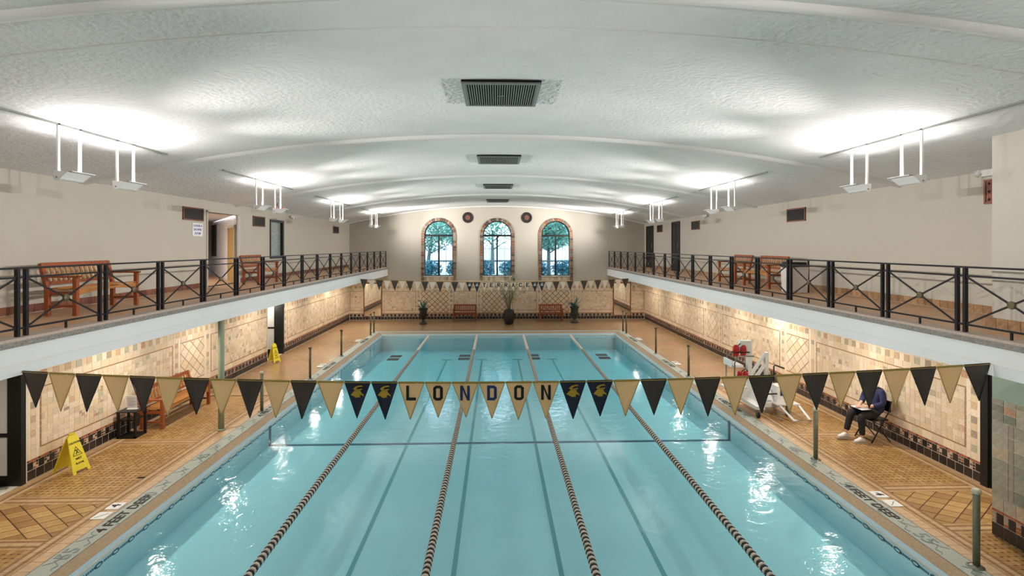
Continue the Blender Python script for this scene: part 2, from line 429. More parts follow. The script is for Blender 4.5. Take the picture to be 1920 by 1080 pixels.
# pool basin
ZP0, ZP1 = -.47, -.66
def zp(y): return ZP0 + (ZP1 - ZP0) * max(0, (y - 12) / (PY1 - 12)) if y > 12 else ZP0
w = MB()
yb = [PY0, 12.0, PY1]
for i in range(2):
    y0, y1 = yb[i], yb[i + 1]
    w.add([(-P, y0, zp(y0)), (P, y0, zp(y0)), (P, y1, zp(y1)), (-P, y1, zp(y1))], [(0, 1, 2, 3)], M_POOL)
    for s in (-1, 1): w.add([(s * P, y0, zp(y0)), (s * P, y1, zp(y1)), (s * P, y1, .1), (s * P, y0, .1)], [(0, 1, 2, 3)], M_POOL)
for y in (PY0, PY1): w.add([(-P, y, zp(y)), (P, y, zp(y)), (P, y, .1), (-P, y, .1)], [(0, 1, 2, 3)], M_POOL)
basin = struct('floor_pool_basin', w, 'pale plaster swimming pool basin under water', 'pool')
# lane lines with T ends, depth line, drains
for x in (-2.2, -.745, .755, 2.18):
    w = MB(); L = [PY0 + 1.6, 12.0, 21.3]
    for i in range(2): w.add([(x - .035, L[i], zp(L[i]) + .004), (x + .035, L[i], zp(L[i]) + .004), (x + .035, L[i + 1], zp(L[i + 1]) + .004), (x - .035, L[i + 1], zp(L[i + 1]) + .004)], [(0, 1, 2, 3)], M_LANE)
    w.add([(x - .22, 21.3, zp(21.3) + .004), (x + .22, 21.3, zp(21.3) + .004), (x + .22, 21.5, zp(21.5) + .004), (x - .22, 21.5, zp(21.5) + .004)], [(0, 1, 2, 3)], M_LANE)
    w.build('lane_line', basin)
w = MB(); y = 11.93
w.box((-P + .02, y - .05, ZP0), (P - .02, y + .05, ZP0 + .006), M_LINEBLUE)
for s in (-1, 1):
    w.box((min(s * P, s * (P - .012)), y - .05, ZP0), (max(s * P, s * (P - .012)), y + .05, -.02), M_LINEBLUE)
    pass
w.build('depth_line', basin)
for x in (-4.45, -1.5, 1.45, 4.42):
    for y0, y1 in ((21.35, 21.75), (22.0, 22.4)):
        w = MB(); z = zp(y0) + .012
        w.box((x - .24, y0, z - .02), (x + .24, y1, z), M_DRAIN)
        for q in range(9): w.box((x - .22 + q * .05, y0 + .02, z), (x - .2 + q * .05, y1 - .02, z + .006), M_VENTHOLE)
        w.build('drain', basin)
# frieze of ovals and dashes at the waterline
w = MB()
for s in (-1, 1):
    yy = PY0 + .2
    fn = lambda u, v, t, s=s: (s * (P - .001 - t), u, v)
    while yy < PY1 - .2:
        if yy < 15:
            ring = [(yy + .075 * math.cos(a * PI / 5), -.06 + .034 * math.sin(a * PI / 5)) for a in range(10)]
            w.prism(ring, fn, .003, M_FRIEZE)
            ring = [(yy + .04 * math.cos(a * PI / 5), -.06 + .014 * math.sin(a * PI / 5)) for a in range(10)]
            w.prism(ring, fn, .005, M_POOL)
            for q in range(5): w.prism([(yy + .09 + q * .034, -.075), (yy + .113 + q * .034, -.075), (yy + .113 + q * .034, -.045), (yy + .09 + q * .034, -.045)], fn, .003, M_FRIEZE)
        else:
            w.prism([(yy - .1, -.085), (yy + .1, -.085), (yy + .1, -.035), (yy - .1, -.035)], fn, .003, M_FRIEZE)
        yy += .3
w.build('waterline_frieze', basin, kind='stuff')

# water
w = MB(); e = .004
w.box((-P + e, PY0 + e, ZP1 - .05), (P - e, PY1 - e, 0), M_WATER)
water = struct('water', w, 'clear turquoise pool water with soft ripples', 'water')

# coping
w = MB()
def ring_strip(mb, o0, z0, o1, z1, m):
    a = [(-P - o0, PY0 - o0), (P + o0, PY0 - o0), (P + o0, PY1 + o0), (-P - o0, PY1 + o0)]
    b = [(-P - o1, PY0 - o1), (P + o1, PY0 - o1), (P + o1, PY1 + o1), (-P - o1, PY1 + o1)]
    vs = [(x, y, z0) for x, y in a] + [(x, y, z1) for x, y in b]
    mb.add(vs, [(i, (i + 1) % 4, 4 + (i + 1) % 4, 4 + i) for i in range(4)], m)
ring_strip(w, -.012, -.012, -.012, .022, M_LIP); ring_strip(w, -.012, .022, .03, .03, M_LIP); ring_strip(w, .03, .03, .035, .06, M_COPETAN)
ring_strip(w, .035, .06, .165, .146, M_COPETAN); ring_strip(w, .165, .146, .17, .154, M_EDGE)
ring_strip(w, .17, .154, .435, .156, M_COPE); ring_strip(w, .435, .156, .45, .156, M_EDGE); ring_strip(w, .45, .156, .47, .1, M_EDGE)
coping = struct('floor_coping', w, 'grey mosaic coping with wave pattern around the pool edge', 'coping')
fix_normals(coping.data)
# wave motifs in the mosaic
w = MB()
for s in (-1, 1):
    y = 1.2; k = 0
    while y < 16:
        pts = [(s * (P + .2 + .17 * t / 10 + .03 * math.sin(t * 1.4 + k)), y + .035 * t, .158) for t in range(11)]
        for i in range(10): w.bar(pts[i], pts[i + 1], .011, .003, M_MOTIF)
        pts = [(s * (P + .4 - .14 * t / 6 + .02 * math.sin(t * 2.1 + k)), y + .1 + .03 * t, .158) for t in range(7)]
        for i in range(6): w.bar(pts[i], pts[i + 1], .009, .003, M_MOTIF)
        y += .52; k += 1.3
w.build('wave_motif', coping, kind='stuff')
# writing on the coping
for s in (-1, 1):
    rz = -PI / 2 if s > 0 else PI / 2
    for d, y in (('55', PY1 - 16.76), ('50', PY1 - 15.24), ('45', PY1 - 13.72)):
        text('distance_number', d, .26, M_MOTIF, coping, (s * (P + .3), y, .158), (0, 0, rz))
    for body, y in (('4 FEET DEEP', 7.78), ('4 FEET DEEP', 12.6), ('8 FEET DEEP', 17.1), ('9 FEET DEEP', 21.6)):
        o = text('depth_lettering', body, .2, M_INK, coping, (s * (P + .29), y, .1595), (0, 0, rz))
        if y < 9 or y > 15:
            for q, b in ((-.14, 'no'), (.14, '4')):
                t = MB(); t.box((s * (P + .58) - .1, y + .05 + q - .1, ZD - .004), (s * (P + .58) + .1, y + .05 + q + .1, ZD + .012), M_WHITE)
                to = t.build('depth_tile', coping)
                if b == '4': text('numeral', body[0], .19, M_INK, to, (s * (P + .58), y + .05 + q, ZD + .013), (0, 0, rz))
                else:
                    g = MB()
                    g.bar((s * (P + .58) - .06, y + q - .02, ZD + .013), (s * (P + .58) + .06, y + q + .1, ZD + .013), .012, .002, M_MOTIF)
                    g.build('diving_symbol', to)

# ------------------------------------------------------------------ tile pieces
TILE_MESH = {}
def tile_mesh(name, poly, t, m, inset, plane):
    """shared mesh for one tile centred on its own middle; plane maps (u, v, w) to xyz"""
    key = (name, tuple((round(u, 4), round(v, 4)) for u, v in poly), m.name, plane)
    if key not in TILE_MESH:
        b = MB(); b.prism(poly, PLANES[plane], t, m, inset); me = b.mesh(name); fix_normals(me); TILE_MESH[key] = me
    return TILE_MESH[key]
PLANES = {'left': lambda u, v, w: (w, u, v), 'right': lambda u, v, w: (-w, u, v), 'back': lambda u, v, w: (u, -w, v), 'floor': lambda u, v, w: (u, v, w)}
class TileSet:
    def __init__(s, parent, plane, off): s.parent = parent; s.plane = plane; s.off = off; s.t = []
    def pos(s, u, v):
        return {'left': (s.off, u, v), 'right': (s.off, u, v), 'back': (u, s.off, v), 'floor': (u, v, s.off)}[s.plane]
    def rect(s, u0, u1, v0, v1, m, name, t=.007, g=.0055):
        if u1 - u0 < .008 or v1 - v0 < .006: return
        s.t.append((name, [(u0 + g / 2, v0 + g / 2), (u1 - g / 2, v0 + g / 2), (u1 - g / 2, v1 - g / 2), (u0 + g / 2, v1 - g / 2)], m, t))
    def poly(s, pts, m, name, t=.007): s.t.append((name, pts, m, t))
    def finish(s, near, limit, stuff_name, minsize=0, names=None):
        """near(u, v) -> True where pieces can be told apart; at most limit of each name become objects"""
        cand = {}; rest = []
        for e in s.t:
            n, poly, m, t = e
            cu = sum(p[0] for p in poly) / len(poly); cv = sum(p[1] for p in poly) / len(poly)
            sz = min(max(p[0] for p in poly) - min(p[0] for p in poly), max(p[1] for p in poly) - min(p[1] for p in poly))
            d = near(cu, cv)
            if d is None or sz < minsize or (names and n not in names): rest.append(e)
            else: cand.setdefault(n, []).append((d, cu, cv, e))
        for n, L in cand.items():
            L.sort(key=lambda q: q[0])
            for d, cu, cv, e in L[:limit]:
                poly = [(p[0] - cu, p[1] - cv) for p in e[1]]
                link(n, tile_mesh(n, poly, e[3], e[2], .0015, s.plane), s.parent, s.pos(cu, cv))
            rest += [q[3] for q in L[limit:]]
        if rest:
            b = MB(); pf = PLANES[s.plane]; o = s.pos(0, 0)
            base = {'left': (s.off, 0, 0), 'right': (s.off, 0, 0), 'back': (0, s.off, 0), 'floor': (0, 0, s.off)}[s.plane]
            fn = lambda u, v, w: tuple(a + c for a, c in zip(pf(u, v, w), base))
            for n, poly, m, t in rest: b.prism(poly, fn, t, m, .0015)
            me = b.mesh(stuff_name); fix_normals(me)
            link(stuff_name, me, s.parent, kind='stuff')

def tan(): return random.choices(TAN, TAN_W)[0]
def acc(): return random.choice(ACC)
def field(T, u0, u1, v0, v1, cell=.115):
    nc = max(1, round((u1 - u0) / cell)); nr = max(1, round((v1 - v0) / cell)); cw = (u1 - u0) / nc; ch = (v1 - v0) / nr
    used = set()
    for j in range(nr):
        for i in range(nc):
            if (i, j) in used: continue
            a, b, c, d = u0 + i * cw, u0 + (i + 1) * cw, v0 + j * ch, v0 + (j + 1) * ch
            r = random.random()
            if r < .12 and i + 1 < nc and (i + 1, j) not in used:
                used.add((i + 1, j)); T.rect(a, b + cw, c, d, tan(), 'tile')
            elif r < .20:
                T.rect(a, (a + b) / 2, c, d, tan(), 'tile'); T.rect((a + b) / 2, b, c, d, tan(), 'tile')
            elif r < .26:
                for p in (0, 1):
                    for q in (0, 1): T.rect(a + p * cw / 2, a + (p + 1) * cw / 2, c + q * ch / 2, c + (q + 1) * ch / 2, acc() if random.random() < .35 else tan(), 'small_tile')
            elif r < .285: T.rect(a, b, c, d, ACC[random.choice((1, 2, 3, 5))], 'tile')
            else: T.rect(a, b, c, d, tan(), 'tile')
def clip_poly(poly, u0, u1, v0, v1):
    def cl(pts, ax, lim, keep):
        out = []
        for i in range(len(pts)):
            p, q = pts[i], pts[(i + 1) % len(pts)]
            ip = (p[ax] - lim) * keep >= 0; iq = (q[ax] - lim) * keep >= 0
            if ip: out.append(p)
            if ip != iq:
                t = (lim - p[ax]) / (q[ax] - p[ax]); out.append((p[0] + t * (q[0] - p[0]), p[1] + t * (q[1] - p[1])))
        return out
    for ax, lim, k in ((0, u0, 1), (0, u1, -1), (1, v0, 1), (1, v1, -1)):
        if len(poly) < 3: return []
        poly = cl(poly, ax, lim, k)
    return poly if len(poly) > 2 else []
def diamonds(T, u0, u1, v0, v1, du, dv, name='diamond_tile', mats=None, gap=.9):
    nu = int((u1 - u0) / du) + 2; nv = int((v1 - v0) / dv) + 2
    for i in range(-1, 2 * nu):
        for j in range(-1, 2 * nv):
            if (i + j) % 2: continue
            cu, cv = u0 + i * du / 2, v0 + j * dv / 2
            p = clip_poly([(cu - du / 2 * gap, cv), (cu, cv - dv / 2 * gap), (cu + du / 2 * gap, cv), (cu, cv + dv / 2 * gap)], u0, u1, v0, v1)
            if p:
                ext = min(max(q[0] for q in p) - min(q[0] for q in p), max(q[1] for q in p) - min(q[1] for q in p))
                if ext > .02: T.poly(p, random.choice(mats) if mats else tan(), name)
def base_rows(T, u0, u1):
    n = max(1, round((u1 - u0) / .165)); cw = (u1 - u0) / n
    for i in range(n): T.rect(u0 + i * cw, u0 + (i + 1) * cw, ZD, .315, random.choice(BLK), 'base_tile', g=.013)
    n = max(1, round((u1 - u0) / .215)); cw = (u1 - u0) / n
    for i in range(n):
        a = u0 + i * cw; T.rect(a, a + .115, .315, .455, random.choice(BLK), 'band_tile', g=.012)
        sw = (cw - .115) / 2
        for p in range(2):
            for q in range(3): T.rect(a + .115 + p * sw, a + .115 + (p + 1) * sw, .315 + q * .0467, .315 + (q + 1) * .0467, random.choice((RUST, DKB, DKB, BLK[0], ACC[2])), 'mosaic_tile', g=.011)
        T.rect(a, a + .03, .455, .493, BLK[0], 'mosaic_tile'); T.rect(a + .03, a + cw, .455, .493, RUST, 'line_tile')
def wall_bay(T, u0, u1, ztop):
    """field panel with frames between z .495 and top"""
    n = max(1, round((u1 - u0) / .23)); cw = (u1 - u0) / n
    for i in range(n):
        a, b = u0 + i * cw, u0 + (i + 1) * cw
        T.rect(a, b, .495, .635, tan(), 'tile'); T.rect(a, b, .635, .66, BROWN, 'line_tile')
        if ztop > 1.7: T.rect(a, b, 1.66, 1.685, BROWN, 'line_tile'); T.rect(a, b, 1.685, 1.825, tan(), 'tile')
    for v in range(9): T.rect(u0, u0 + .03, .66 + v * .111, .66 + (v + 1) * .111, BROWN, 'line_tile'); T.rect(u1 - .03, u1, .66 + v * .111, .66 + (v + 1) * .111, BROWN, 'line_tile')
    field(T, u0 + .03, u1 - .03, .66, 1.66)
def top_rows(T, u0, u1, ztop=2.24):
    n = max(1, round((u1 - u0) / .125)); cw = (u1 - u0) / n
    for i in range(n):
        a, b = u0 + i * cw, u0 + (i + 1) * cw
        T.rect(a, b, 1.825, 1.965, acc() if i % 2 == 0 else tan(), 'accent_tile')
        T.rect(a, b, 1.965, 2.1, tan(), 'tile'); T.rect(a, b, 2.1, ztop, tan(), 'tile')
def column(T, u0, u1):
    for k in range(11):
        a = .495 + k * .121
        T.rect(u0, u0 + (u1 - u0) * .25, a, a + .121, TAN[1], 'tile'); T.rect(u0 + (u1 - u0) * .25, u0 + (u1 - u0) * .75, a, a + .121, acc() if k % 2 else tan(), 'accent_tile'); T.rect(u0 + (u1 - u0) * .75, u1, a, a + .121, TAN[1], 'tile')
def side_wall(T, segs, skip):
    for a, b in segs: base_rows(T, a, b); top_rows(T, a, b)
    for kind, a, b in skip:
        if kind == 'f': wall_bay(T, a, b, 2.24)
        elif kind == 'c': column(T, a, b)
        else:
            for v in (.495, 1.685):
                n = 4
                for i in range(n): T.rect(a + (b - a) * i / n, a + (b - a) * (i + 1) / n, v, v + .14, tan(), 'tile')
            T.rect(a, b, .635, .66, BROWN, 'line_tile'); T.rect(a, b, 1.66, 1.685, BROWN, 'line_tile')
            T.rect(a, b, .665, 1.655, DKL, 'panel_backing', t=.002, g=0); diamonds(T, a, b, .665, 1.655, (b - a) / 3, .30, gap=.93)
LAY_R = [('c', 8.32, 8.55), ('f', 8.58, 12.72), ('c', 12.74, 12.98), ('d', 13.02, 14.06), ('c', 14.1, 14.34), ('f', 14.37, 18.1), ('c', 18.12, 18.36), ('d', 18.4, 19.44), ('c', 19.48, 19.7),
         ('f', 19.73, 23.7), ('c', 23.72, 23.95), ('d', 24.0, 25.04), ('c', 25.08, 25.3), ('f', 25.33, 27.74)]
LAY_L = [('c', 8.85, 9.05), ('f', 9.08, 12.72), ('c', 12.74, 12.98), ('d', 13.02, 14.06), ('c', 14.1, 14.34), ('f', 14.37, 17.86),
         ('c', 19.24, 19.48), ('f', 19.52, 23.7), ('c', 23.72, 23.95), ('d', 24.0, 25.04), ('c', 25.08, 25.3), ('f', 25.33, 27.74)]
TL = TileSet(wall_left, 'left', XL); side_wall(TL, [(8.84, 17.87), (19.23, 27.74)], LAY_L)
TL.finish(lambda u, v: u if u < 15 else None, 300, 'wall_tiling', .05)
TR = TileSet(wall_right, 'right', XR); side_wall(TR, [(8.3, 27.74)], LAY_R)
TR.finish(lambda u, v: u if u < 15 else None, 300, 'wall_tiling', .05)
# near pier face, greyer tiles
TP = TileSet(pier, 'right', PX)
GREY = [mat('tile_grey_%d' % i, c, .4, noise=.15, scale=18) for i, c in enumerate(['#b9ab8f', '#a59a80', '#c5ad8c', '#98937c', '#b3a58f', '#8d8a76'])]
n = 7
for i in range(n):
    a = 5.7 + i * .1643; T.rect if False else None
    TP.rect(a, a + .1643, ZD, .33, random.choice(BLK), 'base_tile', g=.007)
    TP.rect(a, a + .1, .33, .48, random.choice(BLK), 'band_tile', g=.007)
    for q in range(3): TP.rect(a + .1, a + .1643, .33 + q * .05, .38 + q * .05, random.choice((RUST, ACC[1], BLK[1])), 'mosaic_tile', g=.007)
    TP.rect(a, a + .1643, .48, .52, RUST, 'line_tile'); TP.rect(a, a + .1643, .52, .7, random.choice(GREY), 'tile')
    TP.rect(a, a + .1643, 1.84, 1.95, ACC[4] if i % 3 == 2 else random.choice(GREY), 'accent_tile'); TP.rect(a, a + .1643, 1.95, 2.02, random.choice(GREY), 'tile')
    TP.rect(a, a + .1643, 1.72, 1.84, random.choice(GREY), 'tile')
for v in range(6):
    TP.rect(6.62, 6.85, .7 + v * .17, .87 + v * .17, random.choice(GREY), 'tile'); TP.rect(6.55, 6.62, .7 + v * .17, .87 + v * .17, ACC[6], 'line_tile')
    for i in range(6): TP.rect(5.7 + i * .1417, 5.7 + (i + 1) * .1417, .7 + v * .17, .87 + v * .17, random.choice(GREY), 'tile')
TP.finish(lambda u, v: -u, 300, 'wall_tiling', .04)
# end wall wainscot
TB = TileSet(wall_back, 'back', YF)
base_rows(TB, XL + .02, XR - .02); top_rows(TB, XL + .02, XR - .02)
DP = [(-4.2, -2.7), (-.95, .45), (2.29, 3.82)]; edges = [XL + .02, -4.45, -2.45, -1.2, .7, 2.05, 4.05, XR - .02]
for i in range(7):
    a, b = edges[i], edges[i + 1]
    if i % 2 == 0: wall_bay(TB, a, b, 2.24)
    else:
        p0, p1 = DP[i // 2]
        column(TB, a, p0); column(TB, p1, b)
        TB.rect(p0, p1, .495, .52, BROWN, 'line_tile'); TB.rect(p0, p1, 1.7, 1.725, BROWN, 'line_tile')
        for q in range(5): TB.rect(p0 + (p1 - p0) * q / 5, p0 + (p1 - p0) * (q + 1) / 5, 1.725, 1.825, tan(), 'tile')
        TB.rect(p0, p1, .525, 1.695, DKL, 'panel_backing', t=.002, g=0)
        diamonds(TB, p0, p1, .525, 1.695, (p1 - p0) / 5, .292, gap=.86, mats=[TAN[0], TAN[2], TAN[6], TAN[3]])
TB.finish(lambda u, v: abs(u), 300, 'wall_tiling', .05, names=('diamond_tile',))

# side decks
def deck(s):
    T = TileSet(floor, 'floor', ZD - .008)
    x0, x1 = (P + .46, XR) if s > 0 else (XL, -P - .46)
    inner, outer = (x0, x1) if s > 0 else (x1, x0)
    y0, y1 = 5.2, 14.0
    def rows(start, widths, sgn):
        u = start
        for wd, m in widths:
            v = y0
            while v < y1:
                L = min(.2, y1 - v); T.rect(min(u, u + sgn * wd), max(u, u + sgn * wd), v, v + L, m, 'border_tile', g=.003); v += .2
            u += sgn * wd
        return u
    a = rows(inner, [(.17, BRD[0]), (.06, BRD[1]), (.035, BRD[2]), (.08, BRD[3]), (.035, BRD[2])], s)
    b = rows(outer, [(.1, BRD[3]), (.06, BRD[1]), (.035, BRD[2]), (.07, BRD[0])], -s)
    lo, hi = min(a, b), max(a, b)
    def cross(v, rev=False):
        for wd, m in ((.06, BRD[1]), (.035, BRD[2]), (.08, BRD[3]), (.035, BRD[2]), (.05, BRD[1])):
            n = round((hi - lo) / .2)
            for i in range(n): T.rect(lo + (hi - lo) * i / n, lo + (hi - lo) * (i + 1) / n, v, v + wd, m, 'border_tile', g=.003)
            v += wd
        return v
    def dots(v0, v1):
        nu = round((hi - lo) / .09); nv = max(1, round((v1 - v0) / .09)); cu = (hi - lo) / nu; cv = (v1 - v0) / nv
        for i in range(nu):
            for j in range(nv):
                u, v = lo + i * cu, v0 + j * cv
                T.rect(u, u + cu, v, v + cv, random.choice(FLO), 'deck_tile', g=.002)
                if i and j: T.rect(u - .016, u + .016, v - .011, v + .011, DOT, 'dot', t=.0085, g=0)
    v = cross(5.2 + .0); dots(v, 6.86); v = cross(6.86)
    # lattice panel
    T.rect(lo, hi, v, 8.06, DOT, 'panel_backing', t=.003, g=0); diamonds(T, lo, hi, v, 8.06, .36, .26, 'lattice_tile', WEV, gap=.94)
    nu = int((hi - lo) / .17)
    v = cross(8.06); dots(v, 10.45); v = cross(10.45); dots(v, 13.8); cross(13.75)
    T.finish(lambda u, v: abs(v - 5.9) + (0 if v > 5.9 else 9), 300, 'deck_tiling', .05, names=('deck_tile', 'lattice_tile'))
deck(-1); deck(1)
w = MB()     # floor sockets and small grates
for x, y in ((-7.55, 6.95), (-6.2, 8.95)): w.cbox((x, y, ZD + .002), (.12, .05, .004), M_VENTHOLE)
w.build('floor_drain', floor)

# balcony skirting tiles
def skirting(parent, plane, off, y0, y1, mats, gaps):
    T = TileSet(parent, plane, off); y = y0
    while y < y1:
        if not any(g0 < y + .08 < g1 for g0, g1 in gaps): T.rect(y, y + .165, ZB, ZB + .14, random.choice(mats), 'skirting_tile', t=.012, g=.005)
        y += .165
    T.finish(lambda u, v: u if u < 16 else None, 300, 'skirting_tiling')
skirting(wall_left, 'left', XL, 5.5, 27.6, REDBASE, [(14.1, 15.85)])
skirting(wall_right, 'right', XR, 6.95, 27.6, TANBASE, [(22.2, 23.4), (26.0, 27.4)])
skirting(pier, 'right', PX, 5.3, 6.85, TANBASE, [])

# ------------------------------------------------------------------ arched windows with brick surrounds
for k, x in enumerate(WINX):
    fr = MB(); y = YF + .1; z1 = WZS
    def arcbar(r0, r1, d0, d1, m, mb, n=24):
        for i in range(n):
            a0, a1 = PI * i / n, PI * (i + 1) / n
            q = [(x + r * math.cos(a), WZS + r * math.sin(a)) for r, a in ((r0, a0), (r1, a0), (r1, a1), (r0, a1))]
            mb.add([(u, d0, z) for u, z in q] + [(u, d1, z) for u, z in q], [(0, 1, 2, 3), (7, 6, 5, 4), (0, 4, 5, 1), (2, 6, 7, 3)], m)
    arcbar(WR - .05, WR, y - .03, y + .03, M_BLACKTRIM, fr)
    fr.box((x - WR, y - .03, WZ0), (x - WR + .045, y + .03, WZS), M_BLACKTRIM); fr.box((x + WR - .045, y - .03, WZ0), (x + WR, y + .03, WZS), M_BLACKTRIM)
    fr.box((x - WR, y - .03, WZ0), (x + WR, y + .03, WZ0 + .04), M_BLACKTRIM)
    wo = struct('window_%d' % (k + 1), fr, ['arched window near the left balcony, tree trunk outside', 'middle arched window behind the tall potted palm', 'arched window near the right balcony, dense trees outside'][k], 'window')
    w = MB(); w.box((x - WR, y - .04, WZS - .07), (x + WR, y + .04, WZS + .03), M_BLACKTRIM); w.build('transom', wo)
    w = MB(); w.box((x - .045, y - .035, WZ0), (x + .045, y + .035, WZS), M_BLACKTRIM); w.build('mullion', wo)
    for dx in (-.385, .385):
        w = MB(); w.box((x + dx - .008, y - .012, WZ0), (x + dx + .008, y + .012, WZS), M_BLACKTRIM); w.build('muntin', wo)
    for zz in (3.25, 3.95):
        w = MB(); w.box((x - WR, y - .01, zz - .007), (x + WR, y + .01, zz + .007), M_BLACKTRIM); w.build('muntin', wo)
    for a in (.25, .5, .75):
        w = MB(); w.bar((x + .1 * math.cos(a * PI), y, WZS + .1 * math.sin(a * PI)), (x + WR * math.cos(a * PI), y, WZS + WR * math.sin(a * PI)), .014, .02, M_BLACKTRIM, up=(0, 1, 0)); w.build('muntin', wo)
    for s in (-1, 1):
        w = MB(); w.add([(x + min(0, s * WR), y + .004, WZ0), (x + max(0, s * WR), y + .004, WZ0), (x + max(0, s * WR), y + .004, WZS), (x + min(0, s * WR), y + .004, WZS)], [(0, 1, 2, 3)], M_GLASS); w.build('pane', wo)
    w = MB(); N = 20; w.add([(x, y + .004, WZS)] + [(x + WR * math.cos(PI * i / N), y + .004, WZS + WR * math.sin(PI * i / N)) for i in range(N + 1)], [(0, i + 1, i + 2) for i in range(N)], M_GLASS); w.build('pane', wo)
    w = MB(); w.box((x - WR - .02, YF - .06, WZ0 - .05), (x + WR + .02, YF + .12, WZ0), M_OFFWHITE); w.build('window_sill', wo)
    # brick surround
    N = 19
    for i in range(N):
        a0, a1 = PI * i / N + .008, PI * (i + 1) / N - .008
        q = [(x + r * math.cos(a), WZS + r * math.sin(a)) for r, a in ((WR, a0), (WR + .165, a0), (WR + .165, a1), (WR, a1))]
        b = MB(); d = .03 + random.random() * .012
        b.add([(u, YF, z) for u, z in q] + [(u, YF - d, z) for u, z in q], [(7, 6, 5, 4), (0, 4, 5, 1), (2, 6, 7, 3), (1, 5, 6, 2), (3, 7, 4, 0)], random.choice(BRK)); b.build('brick', wo)
    n = 17; h = (WZS - 2.24) / n
    for s in (-1, 1):
        for i in range(n):
            b = MB(); d = .03 + random.random() * .012; xa = x + s * WR; xb = x + s * (WR + .165)
            b.box((min(xa, xb), YF - d, 2.24 + i * h + .006), (max(xa, xb), YF, 2.24 + (i + 1) * h - .006), random.choice(BRK)); b.build('brick', wo)
    T = TileSet(wo, 'back', YF - .012)
    b = MB(); b.box((x - WR, YF - .012, 2.24), (x + WR, YF, WZ0 - .05), M_GROUT); b.build('apron', wo)
    for i in range(12): T.rect(x - WR + i * .1283, x - WR + (i + 1) * .1283, 2.25, 2.44, random.choice(TAN + ACC[:3]), 'apron_tile')
    T.finish(lambda u, v: 0, 300, 'apron_tiling')
# round medallions
for i, x in enumerate((-1.68, 1.5)):
    m = thing('wall_medallion', (x, YF, 5.64), 'round terracotta medallion between the %s arched windows' % (('left and middle', 'middle and right')[i]), 'medallion', 'medallions on the end wall')
    w = MB(); prof = [(.29, 0), (.29, .03), (.24, .045), (.22, .025), (.2, .025)]
    w.lathe(prof, M_SMOKE, 24); o = w.build('rim', m); o.rotation_euler = (PI / 2, 0, 0)
    w = MB()
    for a in range(8): w.cbox((.1 * math.cos(a * PI / 4), .1 * math.sin(a * PI / 4), .03), (.07, .07, .02), M_TERRA, Matrix.Rotation(a * PI / 4, 3, 'Z'))
    w.cbox((0, 0, .032), (.09, .09, .026), M_TERRA); o = w.build('rosette', m); o.rotation_euler = (PI / 2, 0, 0)
# mirrors on the end wall
for i, (a, b) in enumerate(((-7.2, -6.32), (6.24, 7.12))):
    m = thing('wall_mirror', ((a + b) / 2, YF - .012, .36), 'tall wood-framed mirror on the end wall at the %s corner' % ('left', 'right')[i], 'mirror', 'mirrors on the end wall')
    w = MB(); h = 1.72; q = (b - a) / 2
    w.box((-q, -.02, 0), (q, 0, h), M_MIRROR); w.build('glass', m)
    w = MB()
    for u0, u1, z0, z1 in ((-q - .05, -q, -.03, h + .05), (q, q + .05, -.03, h + .05), (-q, q, -.03, 0), (-q, q, h, h + .05)): w.box((u0, -.035, z0), (u1, 0, z1), M_WOODD)
    w.build('frame', m)

